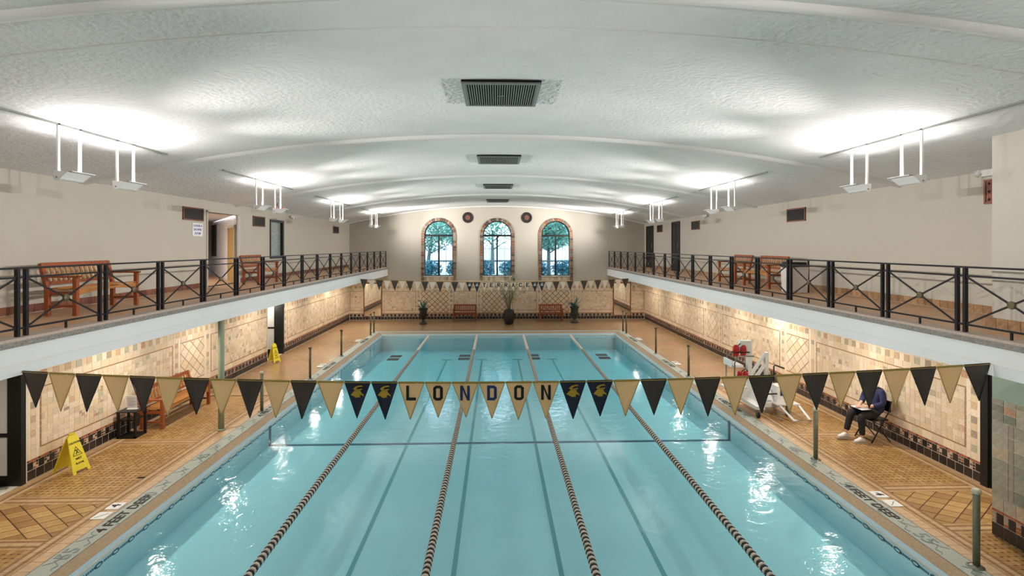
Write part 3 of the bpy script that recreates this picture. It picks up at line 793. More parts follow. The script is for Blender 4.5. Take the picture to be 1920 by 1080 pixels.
# ------------------------------------------------------------------ hanging uplights
def uplight(x, y0, s, label, az, wide=False):
    """s = +1 when the lip points towards +x"""
    z0 = 4.985; t = thing('hanging_uplight', (x, y0, z0), label, 'ceiling light', 'hanging uplights under the vault')
    L = .40
    for yy in (.02, L - .02):
        w = MB(); top = vault(x) - z0 + .006
        w.box((-.012, yy - .018, .06), (.012, yy + .018, top), M_WHITE); w.build('stem', t)
    prof = [(-.045, .11), (-.045, .035), (-.03, .008), (0, 0), (.03, .012), (.06, .04), (.14, .105), (.2, .112)]
    w = MB(); n = len(prof)
    for yy in (0, L):
        for u, v in prof: w.v.append((s * u, yy, v))
        for u, v in prof: w.v.append((s * u, yy, v + .008))
    for i in range(n - 1):
        w.face((i, i + 1, 2 * n + i + 1, 2 * n + i), M_WHITE); w.face((n + i + 1, n + i, 3 * n + i, 3 * n + i + 1), M_WHITE)
    w.face((0, n, 3 * n, 2 * n), M_WHITE); w.face((n - 1, 2 * n + n - 1, 3 * n + n - 1, 2 * n - 1), M_WHITE)
    w.build('reflector', t)
    for yy in (-.006, L):
        w = MB(); ep = [(-.05, .125), (-.05, .03), (-.032, 0), (0, -.01), (.035, .005), (.07, .04), (.14, .105), (.06, .118)]
        m = len(ep); w.add([(s * u, yy, v) for u, v in ep] + [(s * u, yy + .006, v) for u, v in ep], [tuple(range(m)), tuple(range(2 * m - 1, m - 1, -1))] + [(i, (i + 1) % m, m + (i + 1) % m, m + i) for i in range(m)], M_WHITE)
        o = w.build('end_cap', t); fix_normals(o.data)
        w = MB(); w.tube([(0, yy - .004, .035), (0, yy + .01, .035)], .012, M_STEEL, 8); w.build('pivot', o)
    w = MB(); w.tube([(-s * .012, .04, .045), (-s * .012, L - .04, .045)], .016, M_LAMP, 8); w.build('lamp_tube', t)
    # lamp: a weak upward part and the reflector's asymmetric throw across the vault
    ld = bpy.data.lights.new('uplight_lamp', 'AREA'); ld.shape = 'RECTANGLE'; ld.size = .05; ld.size_y = .34; ld.energy = UPLIGHT_W; ld.color = LAMP_COL
    lo = bpy.data.objects.new('uplight_lamp', ld); C.objects.link(lo); lo.parent = t; lo.location = (s * .012, L / 2, .075); lo.rotation_euler = (0, PI + s * UPTILT, 0)
    ld = bpy.data.lights.new('uplight_throw', 'SPOT'); ld.energy = THROW_W * (1, 1, .7)[wide]; ld.color = LAMP_COL; ld.spot_size = math.radians((THROW_CONE, 78, 100)[wide]); ld.spot_blend = 1.0; ld.shadow_soft_size = .06
    lo = bpy.data.objects.new('uplight_throw', ld); C.objects.link(lo); lo.parent = t; lo.location = (s * .03, L / 2, .19); lo.rotation_euler = (0, -s * (PI / 2 + math.radians(THROW_EL)), s * az)
    return t
ORD = ['nearest', 'second', 'third', 'farthest']
for side, x, s in (('left', -6.02, 1), ('right', 5.85, -1)):
    for k in range(-1, 4):
        for j in (0, 1):
            y = 7.05 + 5.68 * k + j * 1.07
            nm = 'outermost pair behind the viewer' if k < 0 else '%s pair' % ORD[k]
            uplight(x, y, s, 'white hanging uplight over the %s balcony, %s one of the %s' % (side, ('nearer', 'farther')[j], nm), math.radians((45, 18)[j]) if k == 3 else (j - .5) * math.radians(14), (k == 3) * (2 - j))
        w = MB(); z = vault(x)
        w.box((x - .012, 7.05 + 5.68 * k - 1.5, z - .022), (x + .012, 7.05 + 5.68 * k + 2.3, z + .01), M_VENTBAR)
        w.build('ceiling_raceway', label='thin white conduit on the vault above the %s %s uplights' % ('hidden' if k < 0 else ORD[k], side), cat='conduit', group='conduits on the vault')

# lamps under the balconies
def downlight(x, y, label, power):
    t = thing('recessed_downlight', (x, y, ZF), label, 'ceiling light', 'downlights under the balconies')
    w = MB(); w.lathe([(.12, -.012), (.12, .0), (.09, .0), (.09, -.012)], M_WHITE, 16); w.build('trim_ring', t)
    w = MB(); w.lathe([(.088, -.006), (.088, -.004)], M_LAMP, 16); w.build('lens', t)
    ld = bpy.data.lights.new('downlight_lamp', 'AREA'); ld.shape = 'DISK'; ld.size = .18; ld.energy = power; ld.color = (1, .93, .82); ld.spread = math.radians(165)
    lo = bpy.data.objects.new('downlight_lamp', ld); C.objects.link(lo); lo.parent = t; lo.location = (0, 0, -.02)
PLC = {'left': ['behind the viewer', 'over the near doorway', 'over the black side table', 'beyond the long deck bench', 'short of the far doorway', 'just past the far doorway', 'by the far pool corner', 'in the far corner'],
       'right': ['behind the pier', 'over the black steel door', 'over the seated person', 'over the pool lift', 'beyond the first diamond panel', 'beside the second diamond panel', 'by the far pool corner', 'in the far corner']}
for side, x in (('left', -7.0), ('right', 6.9)):  # unseen rows of downlights, added to light the decks and tiled walls
    for i, y in enumerate((3.0, 7.6, 10.6, 13.6, 16.6, 19.6, 22.6, 25.6)):
        downlight(x, y, 'added unseen downlight under the %s balcony, %s' % (side, PLC[side][i]), DOWNLIGHT_W)
downlight(-7.7, 24.1, 'recessed downlight close to the left tiled wall', 14)
downlight(7.62, 14.4, 'recessed downlight close to the right tiled wall', 14)

# ------------------------------------------------------------------ ceiling vents
for i, y in enumerate((6.7, 12.2, 17.95, 23.85)):
    x0, x1 = -.61, .44; D = 1.1
    t = thing('ceiling_vent', ((x0 + x1) / 2, y, CROWN - .005), 'large slatted air vent in the vault, %s of four' % ('nearest', 'second', 'third', 'farthest')[i], 'vent', 'air vents along the crown of the vault')
    hw = (x1 - x0) / 2
    w = MB(); w.box((-hw, 0, -.03), (hw, D, .0), M_VENTHOLE); w.build('backing', t)
    w = MB()
    for a, b, c, d in ((-hw, hw, 0, .05), (-hw, hw, D - .05, D), (-hw, -hw + .05, .05, D - .05), (hw - .05, hw, .05, D - .05)): w.box((a, c, -.05), (b, d, -.028), M_VENTBAR)
    w.build('frame', t)
    n = 30 if i < 2 else 20
    for q in range(n):
        xx = -hw + .06 + q * (2 * hw - .12) / (n - 1)
        w = MB(); w.box((xx - .007, .05, -.047), (xx + .007, D - .05, -.03), M_VENTBAR); w.build('slat', t)
    w = MB(); w.cbox((0, D / 2, -.05), (.09, .02, .006), M_VENTBAR); w.build('latch', t)

# wall vents
def wall_vent(side, y0, y1, z0, z1, label, holes=False):
    s = -1 if side == 'left' else 1; x = XL if s < 0 else XR; d = -s
    t = thing('wall_vent', (x, (y0 + y1) / 2, z0), label, 'vent', 'vents high on the side walls'); hy = (y1 - y0) / 2; h = z1 - z0
    w = MB(); w.box((min(0, d * .012), -hy, 0), (max(0, d * .012), hy, h), M_TERRA if holes else M_VENTHOLE); w.build('backing', t)
    w = MB()
    for a, b, c, e in ((-hy, hy, 0, .03), (-hy, hy, h - .03, h), (-hy, -hy + .03, .03, h - .03), (hy - .03, hy, .03, h - .03)): w.box((min(0, d * .03), a, c), (max(0, d * .03), b, e), M_TERRA)
    w.build('frame', t)
    if holes:
        for i in range(5):
            for j in range(5):
                if (i + j) % 2 == 0: w = MB(); w.cbox((d * .014, -hy + .08 + i * (2 * hy - .16) / 4, .07 + j * (h - .14) / 4), (.004, .04, .04), M_VENTHOLE, Matrix.Rotation(PI / 4, 3, 'X')); w.build('hole', t)
    else:
        n = 9
        for q in range(n):
            z = .05 + q * (h - .1) / (n - 1); w = MB(); w.bar((d * .018, -hy + .03, z), (d * .018, hy - .03, z), .012, .016, M_DARKVENT); w.build('louver', t)
wall_vent('left', 13.1, 14.0, 4.76, 5.1, 'dark louvred vent above the paper notice')
wall_vent('left', 16.81, 17.65, 4.74, 5.08, 'dark louvred vent beside the black-framed interior window')
wall_vent('left', 24.98, 25.82, 4.72, 5.06, 'small dark vent near the far left corner')
wall_vent('right', 13.15, 14.0, 4.76, 5.12, 'dark louvred vent high above the white litter bin')
wall_vent('right', 20.14, 20.97, 4.76, 5.12, 'dark louvred vent near the twin emergency lamps')
wall_vent('right', 24.69, 25.51, 4.78, 5.14, 'small dark vent between the two black balcony doors')
wall_vent('right', 7.4, 8.24, 4.79, 5.19, 'terracotta vent with pierced holes beside the pier', True)

# ------------------------------------------------------------------ balcony railings
def railing(side):
    s = -1 if side == 'left' else 1; x = (BL + .06 * s * -1 * -1) if s < 0 else BR
    x = BL - .07 if s < 0 else BR + .07
    t = thing('balcony_railing', (x, 0, ZB), 'black metal railing with crossed bars along the %s balcony' % side, 'railing', 'balcony railings')
    y0 = 6.56 - 1.318 * 4; n = 20; ys = [y0 + 1.318 * k for k in range(n + 1)]; H = .845
    if s > 0: ys = [y for y in ys if y > 0]
    def part(name, f): w = MB(); f(w); return w.build(name, t)
    for nm, z, r in (('top_rail', H, .035), ('middle_rail', H - .115, .022), ('bottom_rail', .10, .022)):
        w = MB(); w.box((-r / 2, ys[0], z - .012), (r / 2, min(ys[-1] + .02, YF - .03), z + .012), M_BLACK); w.build(nm, t)
    pm = MB(); pm.box((-.022, -.019, 0), (.022, .019, H - .01), M_BLACK); pm = pm.mesh('post')
    cm = MB(); cm.lathe([(.018, 0), (.014, .012), (0.002, .018)], M_EDGE, 8); cm = cm.mesh('post_cap')
    rm = MB(); rm.lathe([(.045, -.016), (.05, -.005), (.05, .005), (.045, .016), (.02, .022)], M_BRONZE, 10); rm = rm.mesh('rosette')
    for k, y in enumerate(ys):
        for d in ((-.058, .058) if k < len(ys) - 1 else (-.03,)):
            o = link('post', pm, t, (0, y + d, 0))
    for k in range(len(ys) - 1):
        a, b = ys[k] + .075, ys[k + 1] - .075; z0, z1 = .11, H - .125; ym, zm = (a + b) / 2, (z0 + z1) / 2
        for p, q in (((0, a, z0), (0, b, z1)), ((0, a, z1), (0, b, z0))):
            w = MB(); w.bar(p, q, .016, .02, M_BLACK); w.build('cross_bar', t)
        o = link('rosette', rm, t, (0, ym, zm)); o.rotation_euler = (0, PI / 2, 0)
        w = MB(); w.box((-.01, ym - .012, 0), (.01, ym + .012, .1), M_BLACK); w.build('foot', t)
    return t
railing('left'); railing('right')

# ------------------------------------------------------------------ pennant lines
LET = {
 'L': [[(0, 0), (.3, 0), (.3, 1), (0, 1)], [(.3, 0), (1, 0), (1, .2), (.3, .2)]],
 'T': [[(.35, 0), (.65, 0), (.65, .8), (.35, .8)], [(0, .8), (1, .8), (1, 1), (0, 1)]],
 'E': [[(0, 0), (.3, 0), (.3, 1), (0, 1)], [(.3, 0), (1, 0), (1, .2), (.3, .2)], [(.3, .8), (1, .8), (1, 1), (.3, 1)], [(.3, .42), (.8, .42), (.8, .6), (.3, .6)]],
 'N': [[(0, 0), (.28, 0), (.28, 1), (0, 1)], [(.72, 0), (1, 0), (1, 1), (.72, 1)], [(.28, 1), (.1, 1), (.72, 0), (.9, 0)]],
 'R': [[(0, 0), (.28, 0), (.28, 1), (0, 1)], [(.28, .82), (.85, .82), (.75, 1), (.28, 1)], [(.28, .42), (.75, .42), (.85, .6), (.28, .6)], [(.72, .55), (1, .55), (1, .87), (.72, .9)], [(.42, .44), (.7, .44), (1, 0), (.7, 0)]],
 'A': [[(0, 0), (.26, 0), (.62, 1), (.38, 1)], [(.74, 0), (1, 0), (.62, 1), (.38, 1)], [(.2, .22), (.8, .22), (.74, .38), (.26, .38)]],
}
def ring_letter(kind):
    o = [(.25, 0), (.75, 0), (1, .15), (1, .85), (.75, 1), (.25, 1), (0, .85), (0, .15)]
    i = [(.36, .18), (.64, .18), (.7, .22), (.7, .78), (.64, .82), (.36, .82), (.3, .78), (.3, .22)]
    if kind == 'D':
        o[5] = (0, 1); o[6] = (0, .85); o[7] = (0, .15); o[0] = (0, 0)
        i[5] = (.3, .82); i[0] = (.3, .18)
    q = []
    for k in range(8):
        if kind == 'C' and k == 2: continue
        q.append([o[k], o[(k + 1) % 8], i[(k + 1) % 8], i[k]])
    if kind == 'C': q[1] = [o[1], o[2], (1, .32), (.7, .32), i[2], i[1]]; q[2] = [(1, .68), o[3], o[4], i[4], i[3], (.7, .68)]
    return q
for kk in 'ODC': LET[kk] = ring_letter(kk)
EMBLEM = [[(.25, .78), (.45, .92), (.8, 1), (.95, .9), (.6, .85), (.4, .7)], [(.25, .78), (.4, .7), (.5, .66), (.9, .72), (.85, .6), (.35, .58), (.2, .66)],
          [(.3, .55), (.75, .56), (.85, .35), (.7, .12), (.3, .05), (0, .2), (.15, .38)], [(.85, .35), (1, .22), (1.02, .05), (.92, .16), (.75, .2)], [(.3, .05), (.7, .12), (.75, 0), (.4, -.04)]]
def pennant_line(name, A, B, zs, seq, hgt, label, wfrac):
    """A, B ends (x, y); zs = (za, zmid, zb)"""
    t = thing(name, (0, 0, 0), label, 'pennant line', 'pennant lines across the pool')
    def pt(u):
        x = A[0] + (B[0] - A[0]) * u; y = A[1] + (B[1] - A[1]) * u
        za, zm, zb = zs; z = za * (2 * (u - .5) * (u - 1)) + zm * (-4 * u * (u - 1)) + zb * (2 * u * (u - .5))
        return Vector((x, y, z))
    n = len(seq)
    w = MB(); w.tube([pt(i / 48) for i in range(49)], .008, F_GOLDHEM, 6); w.build('cord', t)
    d = Vector((B[0] - A[0], B[1] - A[1], 0)).normalized(); nrm = Vector((d.y, -d.x, 0))
    for i, (cl, mark) in enumerate(seq):
        u0 = (i + (1 - wfrac) / 2) / n; u1 = (i + 1 - (1 - wfrac) / 2) / n
        a, b = pt(u0), pt(u1); mid = (a + b) / 2; tip = mid + Vector((0, 0, -hgt * random.uniform(.96, 1.02))) + d * random.uniform(-.012, .012) + nrm * random.uniform(-.03, .03)
        if i == 0 or i == n - 1: tip += d * (.03 if i == 0 else -.03) * 0
        cm = {'b': F_BLACK, 'n': F_NAVY, 'g': F_GOLD, 'c': F_CREAM}[cl]; hm = F_BLACKHEM if cl in 'bn' else F_GOLDHEM
        w = MB(); R = 6; wav = random.uniform(0, 6)
        rows = []
        for r in range(R + 1):
            f = r / R; l = a.lerp(tip, f); rr = b.lerp(tip, f); row = []
            for c in range(5):
                p = l.lerp(rr, c / 4) + nrm * (.012 * math.sin(wav + c * 1.3 + f * 3) * (1 - abs(f - .5)))
                row.append(p)
            rows.append(row)
        o = len(w.v)
        for row in rows:
            for p in row: w.v.append(tuple(p))
        for r in range(R):
            for c in range(4):
                q = o + r * 5 + c; w.face((q, q + 1, q + 6, q + 5), cm, True)
        po = w.build('pennant', t)
        h = MB(); h.bar(a + Vector((0, 0, .003)), b + Vector((0, 0, .003)), .01, .024, hm)
        for s0 in (a, b): h.bar(s0 + nrm * .001, tip + nrm * .001, .008, .005, hm, up=nrm)
        h.build('hem', po)
        if mark:
            polys = EMBLEM if mark == '*' else LET[mark]; mw = (.118, .18) if mark != '*' else (.155, .145)
            if cl == 'c': mw = (mw[0] * 1.15, mw[1] * 1.0)
            mm = (M_GOLDINK if name == 'pennant_line' and zs[0] < 2.6 else M_PALEINK) if mark == '*' else (M_NAVY if i in (16, 17) and cl == 'g' else M_INK)
            L = MB(); org = mid + Vector((0, 0, -.03 - mw[1])) - d * mw[0] / 2 + nrm * .016
            for pl in polys:
                k = len(pl)
                L.add([org + d * (p[0] * mw[0]) + Vector((0, 0, p[1] * mw[1])) for p in pl] + [org + d * (p[0] * mw[0]) + Vector((0, 0, p[1] * mw[1])) + nrm * .003 for p in pl], [tuple(range(k)), tuple(range(k, 2 * k))] + [(j, (j + 1) % k, k + (j + 1) % k, k + j) for j in range(k)], mm)
            lo = L.build('emblem' if mark == '*' else 'letter', po); fix_normals(lo.data)
    return t
seq = []
for i in range(36):
    if i in (12, 13, 20, 21): seq.append(('n', '*'))
    elif 14 <= i <= 19: seq.append(('g', 'LONDON'[i - 14]))
    elif i < 12: seq.append(('b' if i % 2 == 0 else 'g', None))
    else: seq.append(('g' if i % 2 == 0 else 'b', None))
pennant_line('pennant_line', (BL + .04, 6.44), (BR - .03, 6.06), (2.565, 2.437, 2.665), seq, .445, 'near line of black and gold pennants spelling LONDON', .95)
seq = []
for i in range(37):
    if i in (14, 15, 23, 24): seq.append(('n', '*'))
    elif 16 <= i <= 22: seq.append(('c', 'TERRACE'[i - 16]))
    elif i < 14: seq.append(('b' if i % 2 == 0 else 'c', None))
    else: seq.append(('c' if i % 2 == 1 else 'b', None))
pennant_line('pennant_line', (BL + .04, 22.0), (BR - .03, 23.1), (2.69, 2.51, 2.62), seq, .43, 'far line of black and cream pennants spelling TERRACE', .94)

# ------------------------------------------------------------------ lane ropes
LN = ['leftmost lane rope', 'second lane rope from the left', 'third lane rope from the left', 'rightmost lane rope']
disc = {}
for nm, m in (('b', M_FLOATB), ('w', M_FLOATW)):
    b = MB(); b.lathe([(.022, -.024), (.05, -.022), (.056, 0), (.05, .022), (.022, .024)], m, 10); disc[nm] = b
for i, x in enumerate((-3.22, -1.03, 1.09, 3.24)):
    t = thing('lane_rope', (x, 0, .0), '%s of black and cream discs floating on the water' % LN[i], 'lane rope', 'lane ropes in the pool')
    w = MB(); w.tube([(0, PY0 + .02, .02), (0, PY1 - .02, .02)], .007, M_STEEL, 6); w.build('cable', t)
    for nm, m, name in (('b', M_FLOATB, 'dark_float'), ('w', M_FLOATW, 'pale_float')):
        src = MB(); src.lathe([(.02, -.022), (.05, -.02), (.056, 0), (.05, .02), (.02, .022)], m, 8); me = src.mesh(name)
        for v in me.vertices: v.co = Vector((v.co.x, v.co.z, v.co.y))
        y = 5.6 + (0 if nm == 'b' else .05); k = 0; joined = MB()
        while y < PY1 - .1:
            far = y > 20.2
            if k < 70 and not far: link(name, me, t, (0, y, .012)); k += 1
            elif not far or nm == 'w':
                joined.lathe([(.02, -.022), (.05, -.02), (.056, 0), (.05, .02), (.02, .022)], m, 8, c=(0, 0, 0))
                o = len(joined.v) - 40
                for q in range(o, len(joined.v)): p = joined.v[q]; joined.v[q] = (p[0], y + p[2], .012 + p[1])
            y += .1 if not far else .05
        y = PY0 + .1
        while y < 5.55:
            joined.lathe([(.02, -.022), (.05, -.02), (.056, 0), (.05, .02), (.02, .022)], m, 8)
            o = len(joined.v) - 40
            for q in range(o, len(joined.v)): p = joined.v[q]; joined.v[q] = (p[0], y + (0 if nm == 'b' else .05) + p[2], .012 + p[1])
            y += .1
        joined.build(name + '_run', t, kind='stuff')

# ------------------------------------------------------------------ stanchions and pillar
SP = [(-5.74, 12.43, 'left deck stanchion beside the green pillar'), (-5.67, 15.42, 'second bronze stanchion along the left pool edge'), (-5.7, 18.6, 'third bronze stanchion along the left pool edge'),
      (-5.7, 22.89, 'bronze stanchion at the far left pool corner, nearer of the pair'), (-5.72, 23.59, 'bronze stanchion at the far left pool corner, farther of the pair'),
      (5.75, 6.14, 'large green stanchion in front of the tiled pier'), (5.75, 9.32, 'green stanchion between the pool edge and the seated person'), (5.67, 15.38, 'bronze stanchion beyond the pool lift on the right pool edge'),
      (5.71, 18.7, 'slim bronze stanchion farther along the right pool edge'), (5.72, 23.65, 'bronze stanchion at the far right pool corner, farther of the pair'), (5.7, 22.95, 'bronze stanchion at the far right pool corner, nearer of the pair')]
for x, y, lb in SP:
    t = thing('deck_stanchion', (x, y, ZD), lb, 'stanchion', 'stanchions along the pool edges')
    near = y < 12.8; m = M_POSTGREEN if near else M_BRONZE
    w = MB(); w.tube([(0, 0, 0), (0, 0, .93)], .038 if near else .034, m, 12); w.build('pole', t)
    w = MB(); w.lathe([(.04, .90), (.05, .91), (.05, .945), (.044, .96), (.02, .965)], M_CAP if near else m, 14); w.build('cap', t)
    w = MB(); w.lathe([(.085, 0), (.085, .012), (.05, .02), (.04, .03)], M_STEEL, 14); w.build('base_plate', t)
t = thing('support_pillar', (-6.06, 11.23, ZD), 'slender green-grey pillar holding up the left balcony', 'pillar')
w = MB(); w.tube([(0, 0, 0), (0, 0, ZF - ZD)], .062, M_PILLAR, 16); w.build('shaft', t)
w = MB(); w.lathe([(.09, 0), (.09, .02), (.066, .03)], M_PILLAR, 16); w.build('base', t)

# ------------------------------------------------------------------ benches
def bench(loc, rotz, L, label, slat=M_WOOD, frame=M_WOODR, nslat=None, D=.56, arms=True):
    """origin at the middle of the floor footprint; length along local x, front towards local -y"""
    t = thing('wooden_bench', loc, label, 'bench', 'wooden slatted benches', rotz)
    h = L / 2; B = lambda n, f: (lambda w: (f(w), w.build(n, t))[1])(MB())
    SH, BH, AH = .43, .84, .63
    for sx in (-1, 1):
        x = sx * (h - .035)
        B('leg', lambda w: w.box((x - .033, -D / 2, 0), (x + .033, -D / 2 + .06, AH - .02), frame))
        B('leg', lambda w: (w.box((x - .033, D / 2 - .14, 0), (x + .033, D / 2 - .08, SH), frame), w.bar((x, D / 2 - .11, SH - .02), (x, D / 2 - .01, BH), .066, .05, frame, up=(0, 1, 0))))
        B('armrest', lambda w: w.box((x - .04, -D / 2 - .03, AH - .02), (x + .04, D / 2 - .06, AH + .012), frame))
        B('side_rail', lambda w: w.box((x - .015, -D / 2 + .06, SH - .1), (x + .015, D / 2 - .12, SH - .04), frame))
        B('stretcher', lambda w: w.box((x - .015, -D / 2 + .06, .13), (x + .015, D / 2 - .13, .17), frame))
    def apron(w):
        n = 12; top = SH - .01
        for i in range(n):
            a = -h + .07 + (L - .14) * i / n; b = -h + .07 + (L - .14) * (i + 1) / n
            f = lambda u: .05 + .07 * (abs(u) / h) ** 3
            w.add([(a, -D / 2 + .01, top), (b, -D / 2 + .01, top), (b, -D / 2 + .01, top - f(b)), (a, -D / 2 + .01, top - f(a)), (a, -D / 2 + .035, top), (b, -D / 2 + .035, top), (b, -D / 2 + .035, top - f(b)), (a, -D / 2 + .035, top - f(a))],
                  [(0, 3, 2, 1), (4, 5, 6, 7), (3, 7, 6, 2), (0, 1, 5, 4)], slat)
    B('apron', apron)
    for i in range(7):
        y = -D / 2 + .035 + i * .058; z = SH + .01 * math.cos(i * .9)
        B('seat_slat', lambda w: w.box((-h + .03, y - .024, z - .01), (h - .03, y + .024, z + .01), slat))
    def bp(x, f): return (x, D / 2 - .11 + .1 * (f - SH) / (BH - SH), f)
    B('top_rail', lambda w: w.bar(bp(-h + .04, BH - .03), bp(h - .04, BH - .03), .035, .08, frame))
    B('back_rail', lambda w: w.bar(bp(-h + .04, SH + .09), bp(h - .04, SH + .09), .03, .05, frame))
    n = nslat or max(8, int(L / .11))
    for i in range(n):
        x = -h + .1 + (L - .2) * i / (n - 1)
        B('back_slat', lambda w: w.bar(bp(x, SH + .1), bp(x, BH - .06), .045, .016, slat, up=(0, 1, 0)))
    return t
bench((-7.22, 9.24, ZB), PI / 2 + .07, 1.62, 'long wooden bench on the left balcony in front of the plain wall')
bench((-7.25, 15.65, ZB), PI / 2, 1.3, 'small wooden bench on the left balcony beside the oak door', M_WOOD, M_WOODR)
bench((7.18, 15.55, ZB), -PI / 2, 1.15, 'farther wooden bench on the right balcony')
bench((7.18, 13.8, ZB), -PI / 2, 1.4, 'wooden bench on the right balcony next to the white litter bin')
bench((-7.6, 12.2, ZD), PI / 2, 1.85, 'long wooden bench on the left pool deck beside the black side table', M_WOOD, M_WOODR, D=.56)
bench((-1.8, 27.15, ZD), 0, 1.22, 'dark wooden bench against the end wall, left of the palm', M_WOODD, M_WOODD)
bench((2.74, 27.1, ZD), 0, 1.24, 'reddish wooden bench against the end wall, right of the palm', M_WOODD, M_WOODR)

# ------------------------------------------------------------------ side table with notice
t = thing('side_table', (-7.73, 10.93, ZD), 'small black open-frame side table on the left pool deck', 'table')
hx, hy, HT = .17, .15, .55
for sx in (-1, 1):
    for sy in (-1, 1): w = MB(); w.box((sx * hx - .02, sy * hy - .02, 0), (sx * hx + .02, sy * hy + .02, HT - .02), M_BLACKTRIM); w.build('leg', t)
w = MB(); w.box((-hx - .03, -hy - .03, HT - .02), (hx + .03, hy + .03, HT), M_BLACKTRIM); w.build('table_top', t)
w = MB(); w.box((-hx - .02, -hy - .02, 0), (hx + .02, hy + .02, .035), M_BLACKTRIM); w.build('base_shelf', t)
w = MB(); w.box((-hx, -hy, .36), (hx, hy, .375), M_BLACKTRIM); w.build('shelf', t)
t = thing('notice_holder', (-7.74, 10.96, ZD + HT), 'white paper notice standing on the black side table', 'notice')
w = MB(); w.box((-.1, -.004, 0), (.1, .004, .29), M_PAPER); o = w.build('sheet', t); o.rotation_euler = (.12, 0, 0)
w = MB(); w.box((-.105, -.04, 0), (.105, .05, .006), M_OFFWHITE); w.build('foot', t)
w = MB()
for i in range(6): w.box((-.07, -.0062, .06 + i * .035), (.03 + .04 * (i % 2), -.0042, .066 + i * .035), M_MOTIF)
o2 = w.build('lettering', o)

# ------------------------------------------------------------------ wet floor signs
def wet_sign(loc, rotz, label, sc=1.0, spread=.2):
    t = thing('wet_floor_sign', loc, label, 'floor sign', 'yellow wet floor signs', rotz); Hh = .64
    for s in (-1, 1):
        w = MB(); wb, wt = .15, .085
        outl = [(-wb, 0), (-wb + .05, 0), (-wb + .06, .05), (wb - .06, .05), (wb - .05, 0), (wb, 0), (wt, Hh - .05), (wt - .03, Hh), (-wt + .03, Hh), (-wt, Hh - .05)]
        ang = math.atan2(spread, Hh)
        def fn(u, v, q): return (u * sc, (s * (spread * (1 - v / Hh)) + s * q) * sc, v * math.cos(ang) * sc)
        k = len(outl)
        w.add([fn(u, v, -.008) for u, v in outl] + [fn(u, v, .008) for u, v in outl], [tuple(range(k)), tuple(range(k, 2 * k))] + [(i, (i + 1) % k, k + (i + 1) % k, k + i) for i in range(k)], M_YELLOW)
        po = w.build('panel', t); fix_normals(po.data)
        g = MB()
        def q4(pts): g.add([fn(u, v, .009) for u, v in pts] + [fn(u, v, .0105) for u, v in pts], [(0, 1, 2, 3), (4, 5, 6, 7)], M_INK)
        A, Bp, Cc = (-.075, .29), (.075, .29), (0, .43)
        def ln(p, r, wd=.008):
            dx, dy = r[0] - p[0], r[1] - p[1]; L = math.hypot(dx, dy); nx, ny = -dy / L * wd / 2, dx / L * wd / 2
            q4([(p[0] + nx, p[1] + ny), (r[0] + nx, r[1] + ny), (r[0] - nx, r[1] - ny), (p[0] - nx, p[1] - ny)])
        ln(A, Bp); ln(Bp, Cc); ln(Cc, A); ln((-.02, .31), (.01, .36), .014); ln((.01, .36), (-.015, .385), .012); ln((.0, .345), (.035, .315), .012); ln((-.03, .37), (.03, .375), .009)
        gg = g.build('warning_symbol', po); fix_normals(gg.data)
        rot = Matrix.Rotation(0, 4, 'X')
        for body, v, size in (('CAUTION', .5, .042), ('WET', .235, .05), ('FLOOR', .16, .042)):
            p = fn(0, v, .011)
            text('sign_lettering', body, size * sc, M_INK, po, p, (PI / 2 + ang * (1 if s < 0 else -1) * (-1 if s < 0 else -1) if False else (PI / 2 - ang), 0, 0 if s < 0 else PI))
    w = MB(); w.cbox((0, 0, Hh * .97 * sc), (.09 * sc, .03 * sc, .025 * sc), M_YELLOW); w.build('hinge', t)
    return t
wet_sign((-7.6, 9.25, ZD), 1.4, 'yellow folding wet floor sign on the near left deck', 1.05, .2)
wet_sign((-7.72, 17.75, ZD), 1.2, 'yellow folding wet floor sign by the far left doorway', 1.0, .14)

# ------------------------------------------------------------------ doors and openings in the left wall, lower storey
def leaf_door(idx, y, wd, z1, label, split, black):
    t = thing('door_%d' % idx, (XL - .02, y, ZD), label, 'door', kind='structure')
    w = MB(); w.box((-black, -.05, 0), (.06, .04, z1), M_BLACKTRIM); w.build('jamb', t)
    x0, x1 = -black - wd, -black
    w = MB(); w.box((x0, -.03, 0), (x1, .03, .16), M_BLACKTRIM); w.build('bottom_rail', t)
    w = MB(); w.box((x0, -.03, split - .03), (x1, .03, split + .03), M_BLACKTRIM); w.build('middle_rail', t)
    for a, b in ((.16, split - .03), (split + .03, z1 - .08)):
        w = MB(); w.box((x0, -.015, a), (x1, .015, b), M_OFFWHITE); w.build('panel', t)
    w = MB(); w.box((x0, -.03, z1 - .08), (x1, .03, z1), M_BLACKTRIM); w.build('top_rail', t)
    w = MB(); w.box((x0 - .08, -.035, 0), (x0, .035, z1), M_BLACKTRIM); w.build('stile', t)
leaf_door(1, 8.74, .22, 2.3, 'black-framed door leaf with cream panels at the near left opening', .83, .16)
leaf_door(2, 19.14, .40, 2.25, 'black-framed door leaf with grey panels at the far left doorway', .95, .27)
for k, (y0, y1, z1) in enumerate(((6.9, 8.8, 2.45), (17.9, 19.2, 2.4))):
    w = MB(); x0 = XL - 1.6
    w.box((x0 - .1, y0 - .3, 0), (x0, y1 + .1, z1), M_PAINT); w.box((x0, y0 - .3, 0), (XL - .18, y0 - .2, z1), M_PAINT); w.box((x0, y1, 0), (XL - .18, y1 + .1, z1), M_PAINT)
    w.box((x0, y0 - .3, z1), (XL - .18, y1 + .1, z1 + .1), M_WHITEPAINT); w.box((x0, y0 - .3, .05), (XL - .01, y1, ZD - .002), M_SMOKE)
    struct('wall_lobby_%d' % (k + 1), w)
w = MB()
for i in range(5): w.cbox((-8.35 - i * .0, 7.1 + i * .36, ZD + .004), (.5, .1, .008), M_CURB if i % 2 else M_EDGE, Matrix.Rotation(.35, 3, 'Z'))
